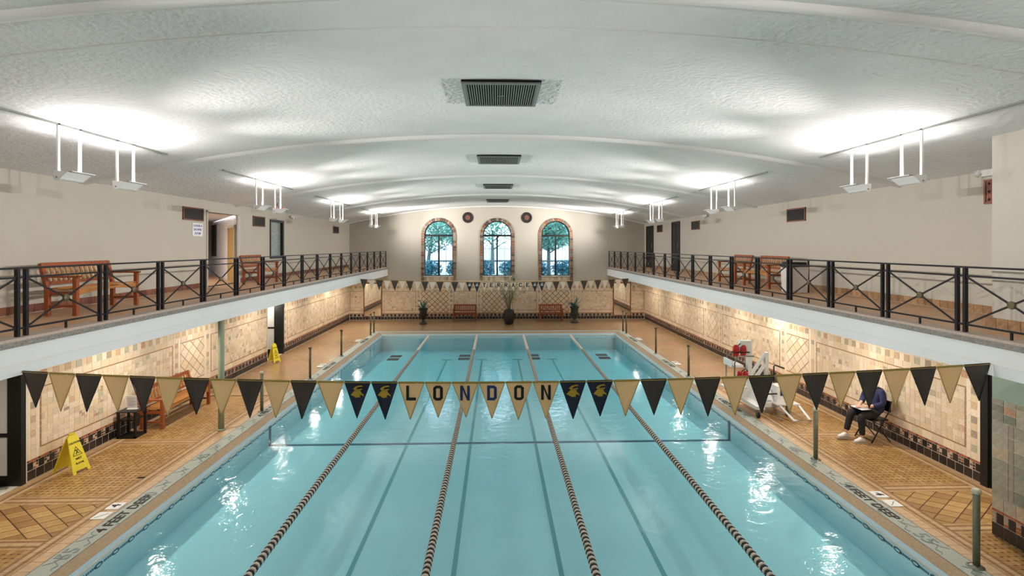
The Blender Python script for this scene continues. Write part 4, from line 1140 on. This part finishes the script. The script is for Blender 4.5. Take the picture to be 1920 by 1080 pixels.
w.build('entrance_mat', label='dark and pale striped mat inside the near left doorway', cat='mat')
t = thing('globe_lamp', (-8.42, 18.6, 1.92), 'small glowing globe lamp inside the far left doorway', 'lamp')
w = MB(); w.lathe([(.01, -.09), (.06, -.075), (.09, -.02), (.085, .03), (.05, .07), (.02, .08)], M_LAMP, 14); w.build('globe', t)
w = MB(); w.tube([(0, 0, .07), (0, 0, .47)], .012, M_BLACKTRIM, 8); w.build('stem', t)
ld = bpy.data.lights.new('globe_light', 'POINT'); ld.energy = 14; ld.shadow_soft_size = .09; ld.color = (1, .95, .88)
lo = bpy.data.objects.new('globe_light', ld); C.objects.link(lo); lo.location = (-8.7, 18.5, 1.9)
# black steel door behind the pier
t = thing('door_3', (XR, 7.64, ZD), 'black steel door at the near end of the right tiled wall', 'door', kind='structure')
w = MB(); w.box((-.02, -.63, 0), (.1, .63, 2.15), M_BLACKTRIM); w.build('panel', t)
w = MB(); w.box((-.06, .5, 0), (.02, .63, 2.15), M_BLACKTRIM); w.build('jamb', t)
w = MB(); w.tube([(-.06, -.45, 1.0), (-.06, -.33, 1.0)], .014, M_STEEL, 8); w.build('handle', t)

# upper left: corridor opening, oak door, interior window, notice
w = MB()
x9, y9 = -11.2, 20.4
def vwall(mb, p, q, z0, z1, m, th=.1):
    d = Vector((q[0] - p[0], q[1] - p[1], 0)).normalized(); n = Vector((-d.y, d.x, 0)) * th
    a, b = Vector((p[0], p[1], 0)), Vector((q[0], q[1], 0))
    vs = [(v.x, v.y, z) for z in (z0, z1) for v in (a, b, b + n, a + n)]
    mb.add(vs, [(0, 1, 5, 4), (1, 2, 6, 5), (2, 3, 7, 6), (3, 0, 4, 7), (4, 5, 6, 7), (0, 3, 2, 1)], m)
vwall(w, (x9, y9), (XL - .016, 15.83), ZB, 5.05, M_WHITEPAINT, .1)
vwall(w, (x9, 14.1), (x9, y9), ZB, 5.05, M_WHITEPAINT, .1); vwall(w, (x9, 14.2), (XL - .18, 14.2), ZB, 5.05, M_WHITEPAINT, -.1)
w.add([(x9, 14.1, 5.03), (XL - .1, 14.1, 5.03), (XL - .1, 15.82, 5.03), (x9, y9, 5.03)], [(0, 1, 2, 3)], M_WHITEPAINT)
w.add([(x9, 14.1, ZB), (XL, 14.1, ZB), (XL, 15.82, ZB), (x9, y9, ZB)], [(0, 1, 2, 3)], M_BALC)
struct('wall_corridor', w)
ld = bpy.data.lights.new('corridor_fill_light', 'AREA'); ld.energy = 40; ld.size = .4  # unseen lamp, added to brighten the white corridor walls evenly
lo = bpy.data.objects.new('corridor_fill_light', ld); C.objects.link(lo); lo.location = (-10.2, 15.2, 4.9)
dv = Vector((x9 - XL, y9 - 15.82, 0)).normalized(); nv = Vector((dv.y, -dv.x, 0)); nv = nv if nv.x > 0 and False else Vector((-dv.y, dv.x, 0))
if nv.y > 0: nv = -nv
def diag(s, z, o=0): p = Vector((XL - .02, 15.82, 0)) + dv * s + nv * o; return (p.x, p.y, z)
t = thing('door_4', (0, 0, 0), 'oak door in the corridor opening on the left balcony', 'door', kind='structure')
w = MB(); w.bar(diag(.16, (ZB + 4.67) / 2, .02), diag(1.32, (ZB + 4.67) / 2, .02), .04, 4.67 - ZB, M_DOORWOOD); w.build('panel', t)
w = MB()
for s0 in (.11, 1.37): w.bar(diag(s0 - .04, (ZB + 4.72) / 2, .03), diag(s0 + .04, (ZB + 4.72) / 2, .03), .06, 4.72 - ZB, M_PAINT)
w.bar(diag(.07, 4.71, .03), diag(1.41, 4.71, .03), .06, .08, M_PAINT); w.build('frame', t)
t = thing('window_4', (0, 0, 0), 'narrow dark interior window deep inside the corridor opening', 'window', kind='structure')
w = MB(); w.bar(diag(4.55, 4.31, .02), diag(5.5, 4.31, .02), .03, 1.18, M_SMOKE); w.build('pane', t)
w = MB(); w.box((XL - .05, 14.16, ZB), (XL + .02, 14.22, 5.06), M_PAINT); w.box((XL - .015, 15.81, ZB), (XL + .02, 15.84, 5.06), M_PAINT); w.box((XL - .05, 14.16, 5.03), (XL + .02, 15.84, 5.08), M_PAINT); struct('trim_7', w)
M_FROST = mat('frosted_glass', '#8a9390', .25, noise=.18, scale=3, stretch=(1, 1, 6))
t = thing('window_5', (XL, 18.63, 3.66), 'black-framed frosted interior window above the left balcony', 'window', kind='structure')
w = MB(); w.box((-.08, -.57, 0), (-.06, .57, 1.37), M_FROST); w.build('pane', t)
for a, b, c, d in ((-.57, -.52, 0, 1.37), (.45, .57, 0, 1.37), (-.52, .45, 0, .05), (-.52, .45, 1.29, 1.37)):
    w = MB(); w.box((-.1, a, c), (.03, b, d), M_BLACKTRIM); w.build('window_frame', t)
w = MB(); w.box((XL - .3, 18.0, 3.6), (XL - .2, 19.3, 5.1), M_SMOKE); struct('wall_window_backing', w)
t = thing('wall_notice', (XL + .004, 13.74, 4.36), 'white paper notice with blue lines under the left balcony vent', 'notice')
w = MB(); w.box((0, -.23, 0), (.008, .23, .34), M_PAPER); w.build('sheet', t)
for i, b in enumerate(('LOCKER &', 'SHOWER', 'ROOM')):
    text('lettering', b, .085, M_NAVY, t, (.009, 0, .27 - i * .1), (PI / 2, 0, PI / 2))
# doors on the right balcony
for k, (y0, y1, z1, lb) in enumerate(((22.32, 23.34, 5.2, 'nearer of the two tall black doors on the right balcony'), (26.12, 27.32, 5.15, 'farther tall black door by the end wall on the right balcony'))):
    t = thing('door_%d' % (5 + k), (XR, (y0 + y1) / 2, ZB), lb, 'door', kind='structure'); hw = (y1 - y0) / 2; h = z1 - ZB
    w = MB(); w.box((-.015, -hw + .06, 0), (0, hw - .06, h - .06), M_SMOKE); w.build('panel', t)
    for a, b, c, d in ((-hw, -hw + .06, 0, h), (hw - .06, hw, 0, h), (-hw + .06, hw - .06, h - .06, h)):
        w = MB(); w.box((-.04, a, c), (0, b, d), M_BLACKTRIM); w.build('door_frame', t)
    w = MB(); w.box((-.03, -.02, .05), (-.012, .02, h - .08), M_BLACKTRIM); w.build('mullion', t)
    w = MB(); w.tube([(-.07, -hw + .12, 1.0), (-.07, -hw + .12, 1.25)], .012, M_STEEL, 6); w.build('handle', t)
# emergency lamps and exit sign
def emergency(x, y, z, s, label):
    t = thing('emergency_lamp', (x, y, z), label, 'emergency lamp', 'twin emergency lamps')
    w = MB(); w.box((min(0, -s * .08), -.11, -.06), (max(0, -s * .08), .11, .05), M_OFFWHITE); w.build('body', t)
    for dy in (-.17, .17):
        w = MB(); w.lathe([(.02, 0), (.055, .02), (.06, .07), (.055, .09)], M_OFFWHITE, 12); o = w.build('head', t); o.location = (-s * .05, dy, -.02); o.rotation_euler = (PI / 2 - .4, 0, -s * .6)
        g = MB(); g.lathe([(.05, .091), (.03, .098)], M_WHITE, 12); g.build('lens', o)
emergency(XL, 20.0, 5.2, -1, 'white twin-head emergency lamp on the left wall')
emergency(XR, 19.57, 5.25, 1, 'white twin-head emergency lamp above the right balcony benches')
emergency(XR, 8.15, 5.3, 1, 'white twin-head emergency lamp beside the tall pier')
M_EXIT = mat('exit_sign_face', '#e8d5cf', .4); M_EXITR = mat('exit_red', '#c2402e', .4, emit='#d0402c', estr=.6)
t = thing('exit_sign', (-7.2, 16.9, 5.3), 'red and white exit sign hanging over the left balcony', 'exit sign')
w = MB(); w.box((-.17, -.015, -.13), (.17, .015, .09), M_EXIT); w.build('plate', t)
w = MB(); w.box((-.06, -.008, .09), (-.045, .008, .2), M_SMOKE); w.box((.045, -.008, .09), (.06, .008, .2), M_SMOKE); w.build('hanger', t)
text('lettering', 'EXIT', .17, M_EXITR, t, (0, -.017, -.02), (PI / 2, 0, 0))

# litter bin on the right balcony
t = thing('litter_bin', (7.12, 12.32, ZB), 'tall white litter bin with black lid on the right balcony', 'bin')
w = MB(); hx, hy = .2, .26
w.add([(-hx * .9, -hy * .9, 0), (hx * .9, -hy * .9, 0), (hx * .9, hy * .9, 0), (-hx * .9, hy * .9, 0), (-hx, -hy, .62), (hx, -hy, .62), (hx, hy, .62), (-hx, hy, .62)], [(0, 3, 2, 1), (4, 5, 6, 7), (0, 1, 5, 4), (1, 2, 6, 5), (2, 3, 7, 6), (3, 0, 4, 7)], M_OFFWHITE); w.build('body', t)
w = MB(); w.box((-hx - .015, -hy - .015, .62), (hx + .015, hy + .015, .67), M_BLACKTRIM); w.box((-hx + .03, -hy + .03, .67), (hx - .03, hy - .03, .73), M_BLACKTRIM); w.build('lid', t)
w = MB(); w.tube([(-hx - .02, -.1, .6), (-hx - .05, -.1, .6), (-hx - .05, .1, .6), (-hx - .02, .1, .6)], .012, M_STEEL, 6); w.build('handle', t)
w = MB(); w.box((hx + .02, -.2, 0), (hx + .05, -.17, .78), M_BLACKTRIM); w.build('bracket', t)

# ------------------------------------------------------------------ urns, palm
def blade(mb, base, az, el, L, wd, m, curve=.3, n=6, fold=.25):
    d = Vector((math.cos(az), math.sin(az), 0)); sd = Vector((-math.sin(az), math.cos(az), 0))
    p = Vector(base); a = el; o = len(mb.v); k = mb.mi(m)
    for i in range(n + 1):
        f = i / n; ww = wd * (math.sin(PI * min(1, .18 + f * .82)) ** .7) * (1 if f < 1 else 0) + .001
        up = Vector((0, 0, 1))
        mb.v += [tuple(p - sd * ww + up * ww * fold), tuple(p), tuple(p + sd * ww + up * ww * fold)]
        p = p + (d * math.cos(a) + up * math.sin(a)) * (L / n); a -= curve / n
    for i in range(n):
        q = o + i * 3
        mb.f += [(q, q + 1, q + 4, q + 3), (q + 1, q + 2, q + 5, q + 4)]; mb.m += [k, k]; mb.smooth += [True, True]
def urn(loc, label, plabel, m, sc, spread):
    t = thing('garden_urn', loc, label, 'urn', 'cast urns by the end wall')
    w = MB(); w.lathe([(r * sc, z * sc) for r, z in [(.2, 0), (.2, .05), (.16, .07), (.09, .14), (.07, .2), (.09, .25), (.17, .32), (.2, .42), (.19, .6), (.2, .72), (.26, .78), (.26, .81), (.2, .8), (.19, .74)]], m, 20); w.build('vase', t)
    w = MB(); w.lathe([(.21 * sc, .0), (.215 * sc, .03 * sc), (.21 * sc, .05 * sc)], m, 20, (0, 0, .44 * sc)); w.build('band', t)
    w = MB(); w.lathe([(.19 * sc, 0), (.19 * sc, .01)], M_SOIL, 16, (0, 0, .735 * sc)); w.build('soil', t)
    p = thing('agave_plant', (loc[0], loc[1], loc[2] + .745 * sc), plabel, 'plant', 'agaves in the urns')
    for i in range(22):
        b = MB(); az = i * 2.4; el = random.uniform(.45, 1.4)
        blade(b, (.03 * math.cos(az), .03 * math.sin(az), 0), az, el, random.uniform(.34, .5) * spread, .035, M_LEAF, .5); b.build('leaf', p)
urn((-3.85, 26.2, ZD), 'black cast urn planter left of the end-wall benches', 'spiky grey-green agave in the left urn', M_URN, .97, 1.45)
urn((3.9, 26.5, ZD), 'greenish cast urn planter right of the end-wall benches', 'spiky dark agave in the right urn', M_URN2, 1.0, 1.5)
t = thing('floor_pot', (.5, 26.05, ZD), 'tall rounded black pot standing before the end wall', 'pot')
w = MB(); w.lathe([(.19, 0), (.23, .05), (.27, .25), (.275, .5), (.25, .68), (.23, .73), (.21, .73), (.21, .68)], M_POT, 24); w.build('vessel', t)
w = MB(); w.lathe([(.21, 0), (.21, .01)], M_SOIL, 16, (0, 0, .69)); w.build('soil', t)
p = thing('potted_palm', (.5, 26.05, ZD + .7), 'tall feathery palm growing from the black pot', 'plant')
for k in range(13):
    az = k * 2.39 + .4; b = MB(); L = random.uniform(1.0, 2.1) if k % 3 else random.uniform(1.7, 2.25)
    lean = random.uniform(.15, .55); pts = []
    P0 = Vector((.06 * math.cos(az), .06 * math.sin(az), 0)); a = PI / 2 - lean * .35; q = P0.copy(); N = 14
    d = Vector((math.cos(az), math.sin(az), 0))
    for i in range(N + 1):
        pts.append(q.copy()); q = q + (d * math.cos(a) + Vector((0, 0, 1)) * math.sin(a)) * (L / N); a -= (.02 + .11 * lean * (i / N)) * (1.4 if i > 6 else .6)
    b.tube(pts, [.012 - .009 * i / N for i in range(N + 1)], M_STEM, 5)
    fo = b.build('frond', p)
    lf = MB()
    for i in range(5, N + 1):
        for s in (-1, 1):
            blade(lf, pts[i], az + s * random.uniform(.6, 1.1), random.uniform(-.25, .35), random.uniform(.22, .36), .013, M_LEAF2, .7, 4, .1)
            blade(lf, pts[i].lerp(pts[i - 1], .5), az + s * random.uniform(.6, 1.1), random.uniform(-.25, .35), random.uniform(.2, .33), .013, M_LEAF2, .7, 4, .1)
    lf.build('leaflets', fo)

# ------------------------------------------------------------------ pool lift and red vests
t = thing('pool_lift', (6.3, 12.2, ZD), 'white wheeled pool lift with raised seat on the right deck', 'pool lift')
def LP(name, f): w = MB(); f(w); return w.build(name, t)
LP('chassis', lambda w: (w.box((-.42, -.3, .16), (.42, .3, .26), M_OFFWHITE), w.box((-.5, -.62, .2), (-.3, .6, .27), M_OFFWHITE), w.box((-.44, .2, .26), (-.1, .55, .42), M_OFFWHITE)))
LP('cover', lambda w: w.add([(-.3, -.28, .26), (.2, -.28, .26), (.2, .28, .26), (-.3, .28, .26), (-.15, -.16, .52), (.08, -.16, .52), (.08, .16, .52), (-.15, .16, .52)], [(4, 5, 6, 7), (0, 1, 5, 4), (1, 2, 6, 5), (2, 3, 7, 6), (3, 0, 4, 7)], M_WHITE))
bx = LP('battery_box', lambda w: w.box((.12, -.36, .27), (.42, -.06, .66), M_WHITE))
w = MB(); w.box((.2, -.366, .44), (.32, -.36, .58), M_NAVY); w.box((.235, -.37, .49), (.285, -.366, .55), M_PALEINK); w.build('sticker', bx)
LP('platform', lambda w: w.box((.05, -.5, .25), (.6, -.02, .28), M_OFFWHITE))
for x, y in ((-.44, -.58), (-.44, .55), (.3, -.48), (.5, .42)):
    o = LP('caster', lambda w: (w.tube([(x - .02, y, .075), (x + .02, y, .075)], .075, M_BLACKTRIM, 14), w.box((x - .03, y - .03, .07), (x + .03, y + .03, .2), M_STEEL)))
LP('foot_frame', lambda w: w.tube([(.12, -.5, .24), (.2, -.92, .05), (.58, -.92, .05), (.56, -.5, .24)], .028, M_WHITE, 8))
LP('strut', lambda w: (w.tube([(.3, -.48, .1), (.3, -.48, .3)], .03, M_BLACKTRIM, 8), w.tube([(-.1, -.5, .1), (-.02, -.85, .03)], .014, M_STEEL, 6)))
LP('push_handle', lambda w: w.tube([(.3, .1, .27), (.3, .1, 1.02), (.32, .08, 1.06), (.48, -.05, 1.0)], .018, M_BLACKTRIM, 8))
LP('hook', lambda w: w.tube([(.1, -.4, .5), (-.18, -.42, .5), (-.24, -.42, .46), (-.22, -.42, .41)], .018, M_BLACKTRIM, 8))
LP('mast', lambda w: (w.box((-.21, .36, .26), (-.11, .48, 1.35), M_FASCIA), w.box((-.13, .37, .3), (-.1, .47, 1.3), M_WHITE)))
LP('head_box', lambda w: w.box((-.40, .34, 1.32), (-.12, .5, 1.6), M_FASCIA))
LP('side_post', lambda w: w.box((.24, .38, .3), (.32, .46, 1.3), M_FASCIA))
LP('arm_bar', lambda w: w.bar((-.12, .42, .72), (.26, .42, 1.28), .05, .09, M_FASCIA, up=(0, 1, 0)))
LP('arm_bar', lambda w: w.bar((-.02, .42, .62), (.28, .42, 1.05), .05, .09, M_FASCIA, up=(0, 1, 0)))
LP('seat', lambda w: (w.box((-.68, .2, .98), (-.4, .65, 1.03), M_WHITE), w.box((-.7, .2, .98), (-.66, .65, 1.14), M_WHITE)))
for y in (.2, .66):
    LP('arm_loop', lambda w: w.tube([(-.62, y, .45), (-.62, y, 1.08), (-.58, y, 1.2), (-.48, y, 1.25), (-.15, y, 1.25)], .017, M_STEEL, 8))
LP('footrest', lambda w: w.box((-.78, .2, .42), (-.42, .66, .46), M_WHITE))
for lb, p, sc in (('red life vest hanging high on the pool lift mast', (6.02, 12.56, 1.42), 1.0), ('red life vest hanging low on the pool lift mast', (6.06, 12.5, .84), .8)):
    v = thing('life_vest', p, lb, 'life vest', 'red life vests on the pool lift')
    for i, dx in enumerate((-.13, .05)):
        w = MB(); n = 12; o = len(w.v)
        pr = [(.03, 0), (.07, .02), (.085, .12), (.08, .22), (.05, .27), (.02, .28)]
        w.lathe([(r * sc, (z - .05) * sc) for r, z in pr], M_RED, 12)
        q = w.build('foam_panel', v); q.location = (dx * sc - .1, 0, 0); q.scale = (1, .7, 1)
    w = MB(); w.box((-.26 * sc - .05, -.062, .04 * sc), (.14 * sc - .05, .062, .065 * sc), M_BLACKTRIM); w.build('strap', v)
    w = MB(); w.tube([(-.14 * sc - .05, 0, .2 * sc), (-.08 * sc, 0, .3 * sc), (.0, 0, .2 * sc)], .012, M_BLACKTRIM, 6); w.build('strap', v)

# ------------------------------------------------------------------ folding chair and seated person
CH = (7.53, 10.28, ZD)
t = thing('folding_chair', CH, 'black folding chair under the seated person', 'chair', None, .1)
for s in (-1, 1):
    w = MB(); w.tube([(-.2, s * .21, .0), (.2, s * .2, .62), (.25, s * .2, .82)], .012, M_BLACK, 8); w.build('leg', t)
    w = MB(); w.tube([(.24, s * .19, 0), (-.18, s * .19, .45)], .012, M_BLACK, 8); w.build('leg', t)
w = MB(); w.box((-.2, -.2, .435), (.19, .2, .46), M_BLACKTRIM); w.build('seat', t)
w = MB(); w.box((.215, -.2, .6), (.245, .2, .82), M_BLACKTRIM); w.build('backrest', t)
w = MB(); w.tube([(-.17, -.2, .04), (-.17, .2, .04)], .009, M_BLACK, 6); w.build('stretcher', t)

def skin_mesh(name, verts, edges, radii, m, parent, root=0, lv=2):
    me = bpy.data.meshes.new(name); me.from_pydata(verts, edges, []); me.materials.append(m)
    o = link(name, me, parent)
    md = o.modifiers.new('skin', 'SKIN'); md.use_smooth_shade = True
    for i, sv in enumerate(me.skin_vertices[0].data):
        r = radii[i]; sv.radius = r if isinstance(r, tuple) else (r, r); sv.use_root = (i == root)
    sb = o.modifiers.new('sub', 'SUBSURF'); sb.levels = lv; sb.render_levels = lv
    return o
per = thing('person', CH, 'seated person in navy jacket and black trousers writing on white papers', 'person', None, .1)
# local frame: faces -x, up z; hips on the seat
pel = (.08, 0, .54); wst = (.11, 0, .70); chs = (.09, 0, .92); nck = (.05, 0, 1.09); hd0 = (-.004, 0, 1.18); hd1 = (.0, 0, 1.268); hd2 = (.004, 0, 1.33)
V = [pel, wst, chs, nck, hd0, hd1, hd2]; E_ = [(0, 1), (1, 2), (2, 3), (3, 4), (4, 5), (5, 6)]
Rr = [(.07, .055), (.06, .05), (.1, .07), (.046, .046), (.074, .07), (.1, .09), (.085, .078)]
def limb(pts, rs, start):
    i0 = len(V)
    for p, r in zip(pts, rs): V.append(p); Rr.append(r)
    E_.append((start, i0))
    for k in range(len(pts) - 1): E_.append((i0 + k, i0 + k + 1))
arms = {}; legs = {}
for s in (-1, 1):
    arms[s] = [(.07, s * .18, 1.0), (.03, s * .25, .78), (-.17, s * .10, .70), (-.23, s * .07, .69)]
    limb(arms[s], [.055, .042, .032, .026], 2)
kn = {-1: (-.36, -.13, .53), 1: (-.38, .1, .55)}; an = {-1: (-.34, -.14, .10), 1: (-.52, .08, .14)}
for s in (-1, 1):
    legs[s] = [(-.02, s * .1, .53), kn[s], an[s]]
    limb(legs[s], [.055, .05, .04], 0)
body = skin_mesh('body', V, E_, Rr, M_SKIN, per)
jv = [(.07, 0, .52), wst, chs, (.06, 0, 1.06)]; je = [(0, 1), (1, 2), (2, 3)]; jr = [(.185, .155), (.16, .13), (.17, .125), (.085, .075)]
for s in (-1, 1):
    i0 = len(jv); jv += [arms[s][0], arms[s][1], (-.12, s * .135, .715)]; jr += [.078, .062, .05]; je += [(2, i0), (i0, i0 + 1), (i0 + 1, i0 + 2)]
skin_mesh('jacket', jv, je, jr, M_NAVYCLOTH, per)
tv = [pel, (.1, 0, .64)]; te = [(0, 1)]; tr = [(.16, .13), (.15, .12)]
for s in (-1, 1):
    i0 = len(tv); a = Vector(an[s]); k = Vector(kn[s]); tv += [(-.04, s * .1, .53), tuple(Vector((-.2, s * .11, .54))), kn[s], tuple(k.lerp(a, .5)), tuple(k.lerp(a, .93))]; tr += [.1, .09, .078, .062, .055]
    te += [(0, i0), (i0, i0 + 1), (i0 + 1, i0 + 2), (i0 + 2, i0 + 3), (i0 + 3, i0 + 4)]
skin_mesh('trousers', tv, te, tr, M_BLACKCLOTH, per)
for s in (-1, 1):
    a = an[s]; z = .045 if s < 0 else .075
    so = skin_mesh('shoe', [(a[0] + .06, a[1], z), (a[0] - .04, a[1], z + .008), (a[0] - .13, a[1], z - .005), (a[0] - .18, a[1], z - .012), (a[0] + .005, a[1], z + .055)], [(0, 1), (1, 2), (2, 3), (1, 4)], [(.04, .035), (.045, .042), (.045, .034), (.032, .022), (.042, .035)], M_SHOE, per, 1)
    w = MB(); ol = [(.1, .035), (.03, .045), (-.1, .05), (-.17, .042), (-.215, .0), (-.17, -.042), (-.1, -.05), (.03, -.045), (.1, -.035)]
    k = len(ol); zz = z - .044
    w.add([(a[0] + u, a[1] + v, zz) for u, v in ol] + [(a[0] + u, a[1] + v, zz + .018) for u, v in ol], [tuple(range(k))[::-1], tuple(range(k, 2 * k))] + [(i, (i + 1) % k, k + (i + 1) % k, k + i) for i in range(k)], M_SOLE); w.build('sole', so)
# hands: palm and five fingers
for s in (-1, 1):
    bx, by, bz = arms[s][3]; dx = -1; ty = -s * .25
    hv = [(bx + .03, by, bz), (bx - .035, by + ty * .12, bz - .002)]; he = [(0, 1)]; hr = [(.027, .02), (.036, .015)]
    for q, (off, L) in enumerate(((-.027, .062), (-.009, .072), (.009, .07), (.026, .055))):
        i0 = len(hv); p0 = (bx - .07, by + off + ty * .16, bz); p1 = (bx - .07 - L * .55, by + off + ty * .24, bz - .006); p2 = (bx - .07 - L, by + off + ty * .3, bz - .026)
        hv += [p0, p1, p2]; hr += [.0092, .0085, .0075]; he += [(1, i0), (i0, i0 + 1), (i0 + 1, i0 + 2)]
    i0 = len(hv); hv += [(bx - .03, by - s * .036, bz + .002), (bx - .06, by - s * .052, bz - .004), (bx - .085, by - s * .05, bz - .014)]; hr += [.011, .0095, .008]; he += [(0, i0), (i0, i0 + 1), (i0 + 1, i0 + 2)]
    skin_mesh('hand', hv, he, hr, M_SKIN, per)
# head details: hair cap open at the face, eyes, brows, nose, mouth, ears
w = MB(); NA, NP = 24, 14; hc = Vector((0.004, 0, 1.243)); o = 0
def hp(i, j):
    a = 2 * PI * i / NA; p = PI * j / NP
    return Vector((.097 * math.sin(p) * math.cos(a), .091 * math.sin(p) * math.sin(a), .112 * math.cos(p))) + hc
for j in range(NP):
    for i in range(NA):
        q = [hp(i, j), hp(i + 1, j), hp(i + 1, j + 1), hp(i, j + 1)]; c = sum(q, Vector()) / 4
        if c.z < 1.165 or (c.x < -.028 and c.z < 1.318) or (c.x < .012 and c.z < 1.235): continue
        k = len(w.v); w.v += [tuple(v) for v in q]; w.face((k, k + 3, k + 2, k + 1), M_HAIR, True)
w.build('hair', per)
for s in (-1, 1):
    w = MB(); w.lathe([(.002, -.009), (.008, -.005), (.010, 0), (.008, .005), (.002, .009)], M_INK, 8, (-.082, s * .03, 1.248)); w.build('eye', body)
    w = MB(); w.bar((-.086, s * .018, 1.268), (-.08, s * .045, 1.266), .008, .006, M_HAIR); w.build('eyebrow', body)
w = MB(); w.add([(-.078, -.014, 1.205), (-.078, .014, 1.205), (-.112, 0, 1.207), (-.086, 0, 1.252)], [(0, 2, 3), (2, 1, 3), (0, 1, 2), (0, 3, 1)], M_SKIN); w.build('nose', body)
w = MB(); w.box((-.084, -.02, 1.176), (-.068, .02, 1.183), M_TERRA); w.build('mouth', body)
for s in (-1, 1): w = MB(); w.lathe([(.004, -.03), (.014, -.02), (.018, .008), (.012, .026), (.003, .03)], M_SKIN, 8, (.0, s * .085, 1.232)); w.build('ear', body)
t = thing('clipboard', (CH[0] - .25, CH[1] - .02, ZD + .645), 'white papers on a clipboard in the lap of the seated person', 'clipboard', None, .1)
w = MB(); w.cbox((0, 0, 0), (.23, .32, .006), M_SMOKE); w.build('board', t)
w = MB(); w.cbox((0, 0, .006), (.21, .29, .006), M_PAPER); w.build('paper', t)
w = MB(); w.cbox((.1, 0, .01), (.03, .1, .008), M_STEEL); w.build('clip', t)

# ------------------------------------------------------------------ garden outside the windows
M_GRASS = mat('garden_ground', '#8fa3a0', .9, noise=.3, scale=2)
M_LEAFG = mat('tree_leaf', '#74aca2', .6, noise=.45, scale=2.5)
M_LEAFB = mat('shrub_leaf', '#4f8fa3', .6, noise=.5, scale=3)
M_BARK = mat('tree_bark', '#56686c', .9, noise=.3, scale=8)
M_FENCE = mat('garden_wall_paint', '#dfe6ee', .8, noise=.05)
w = MB(); w.box((-14, YF + .3, 2.1), (14, YF + 16, 2.2), M_GRASS); struct('ground_garden', w, 'pale garden ground outside the end windows', 'ground')
t = thing('garden_fence', (0, YF + 9, 2.2), 'pale fence crossing the garden outside the windows', 'fence')
for i in range(56):
    w = MB(); w.box((-11.2 + i * .4, -.03, 0), (-10.83 + i * .4, .03, 1.9), M_FENCE); w.build('board', t)
w = MB(); w.box((-11.2, -.06, .8), (11.2, -.03, .9), M_BARK); w.build('rail', t)
def leaves(mb, c, r, n, m, sz):
    for i in range(n):
        v = Vector((random.gauss(0, 1), random.gauss(0, 1), random.gauss(0, 1))).normalized() * (random.random() ** .4)
        p = Vector((c[0] + v.x * r[0], c[1] + v.y * r[1], c[2] + v.z * r[2])); a = random.uniform(0, 6.3); b = random.uniform(-1, 1)
        d = Vector((math.cos(a), math.sin(a), b)).normalized() * sz; e = d.cross(Vector((random.random(), random.random(), 1))).normalized() * sz * .5
        mb.add([p - d, p - e * .9, p + d, p + e * .9], [(0, 1, 2, 3)], m)
def tree(x, y, h, r, label, n=1500, lean=0):
    t = thing('garden_tree', (x, y, 2.2), label, 'tree', 'trees outside the windows')
    w = MB(); w.tube([(0, 0, 0), (lean * .3, 0, h * .4), (lean, 0, h)], [.16, .12, .07], M_BARK, 10)
    for k in range(6): w.tube([(lean * .6, 0, h * (.55 + .06 * k)), (lean + r * .7 * math.cos(k * 1.9), r * .5 * math.sin(k * 1.9), h * (.8 + .07 * k))], [.05, .02], M_BARK, 6)
    w.build('trunk', t)
    w = MB(); leaves(w, (lean, 0, h * 1.05), (r, r * .8, r * .75), n, M_LEAFG, .13); w.build('foliage', t)
tree(-4.6, YF + 5.5, 2.6, 1.7, 'tree with slanting trunk outside the left window', 1700, .3)
tree(-3.6, YF + 12.5, 3.2, 1.7, 'leafy tree by the fence outside the left window', 1800)
tree(-.4, YF + 7.2, 3.0, 1.7, 'tree with pale leaves outside the middle window', 1000)
tree(3.2, YF + 5.0, 2.6, 1.5, 'dark tree with thick trunk outside the right window', 3200)
tree(5.2, YF + 12.3, 2.9, 1.8, 'bushy tree farther out beyond the right window', 2200)
for i, (x, y, r) in enumerate(((-4.15, YF + 3.6, .75), (-2.55, YF + 3.9, .7), (-.95, YF + 3.6, .72), (.75, YF + 3.8, .75), (2.35, YF + 3.4, .7), (4.0, YF + 3.8, .8))):
    t = thing('garden_shrub', (x, y, 2.2), ['shrub under the tree outside the left window', 'shrub at the right side of the left window', 'shrub at the left side of the middle window', 'shrub behind the palm outside the middle window', 'shrub at the left side of the right window', 'shrub at the right side of the right window'][i], 'shrub', 'shrubs outside the windows')
    w = MB(); leaves(w, (0, 0, .5), (r, .5, .55), 900, M_LEAFB, .1); w.build('foliage', t)
    w = MB()
    for k in range(5): w.tube([(0, 0, 0), (r * .6 * math.cos(k * 1.3), .3 * math.sin(k * 1.3), .7)], [.02, .008], M_BARK, 5)
    w.build('stems', t)
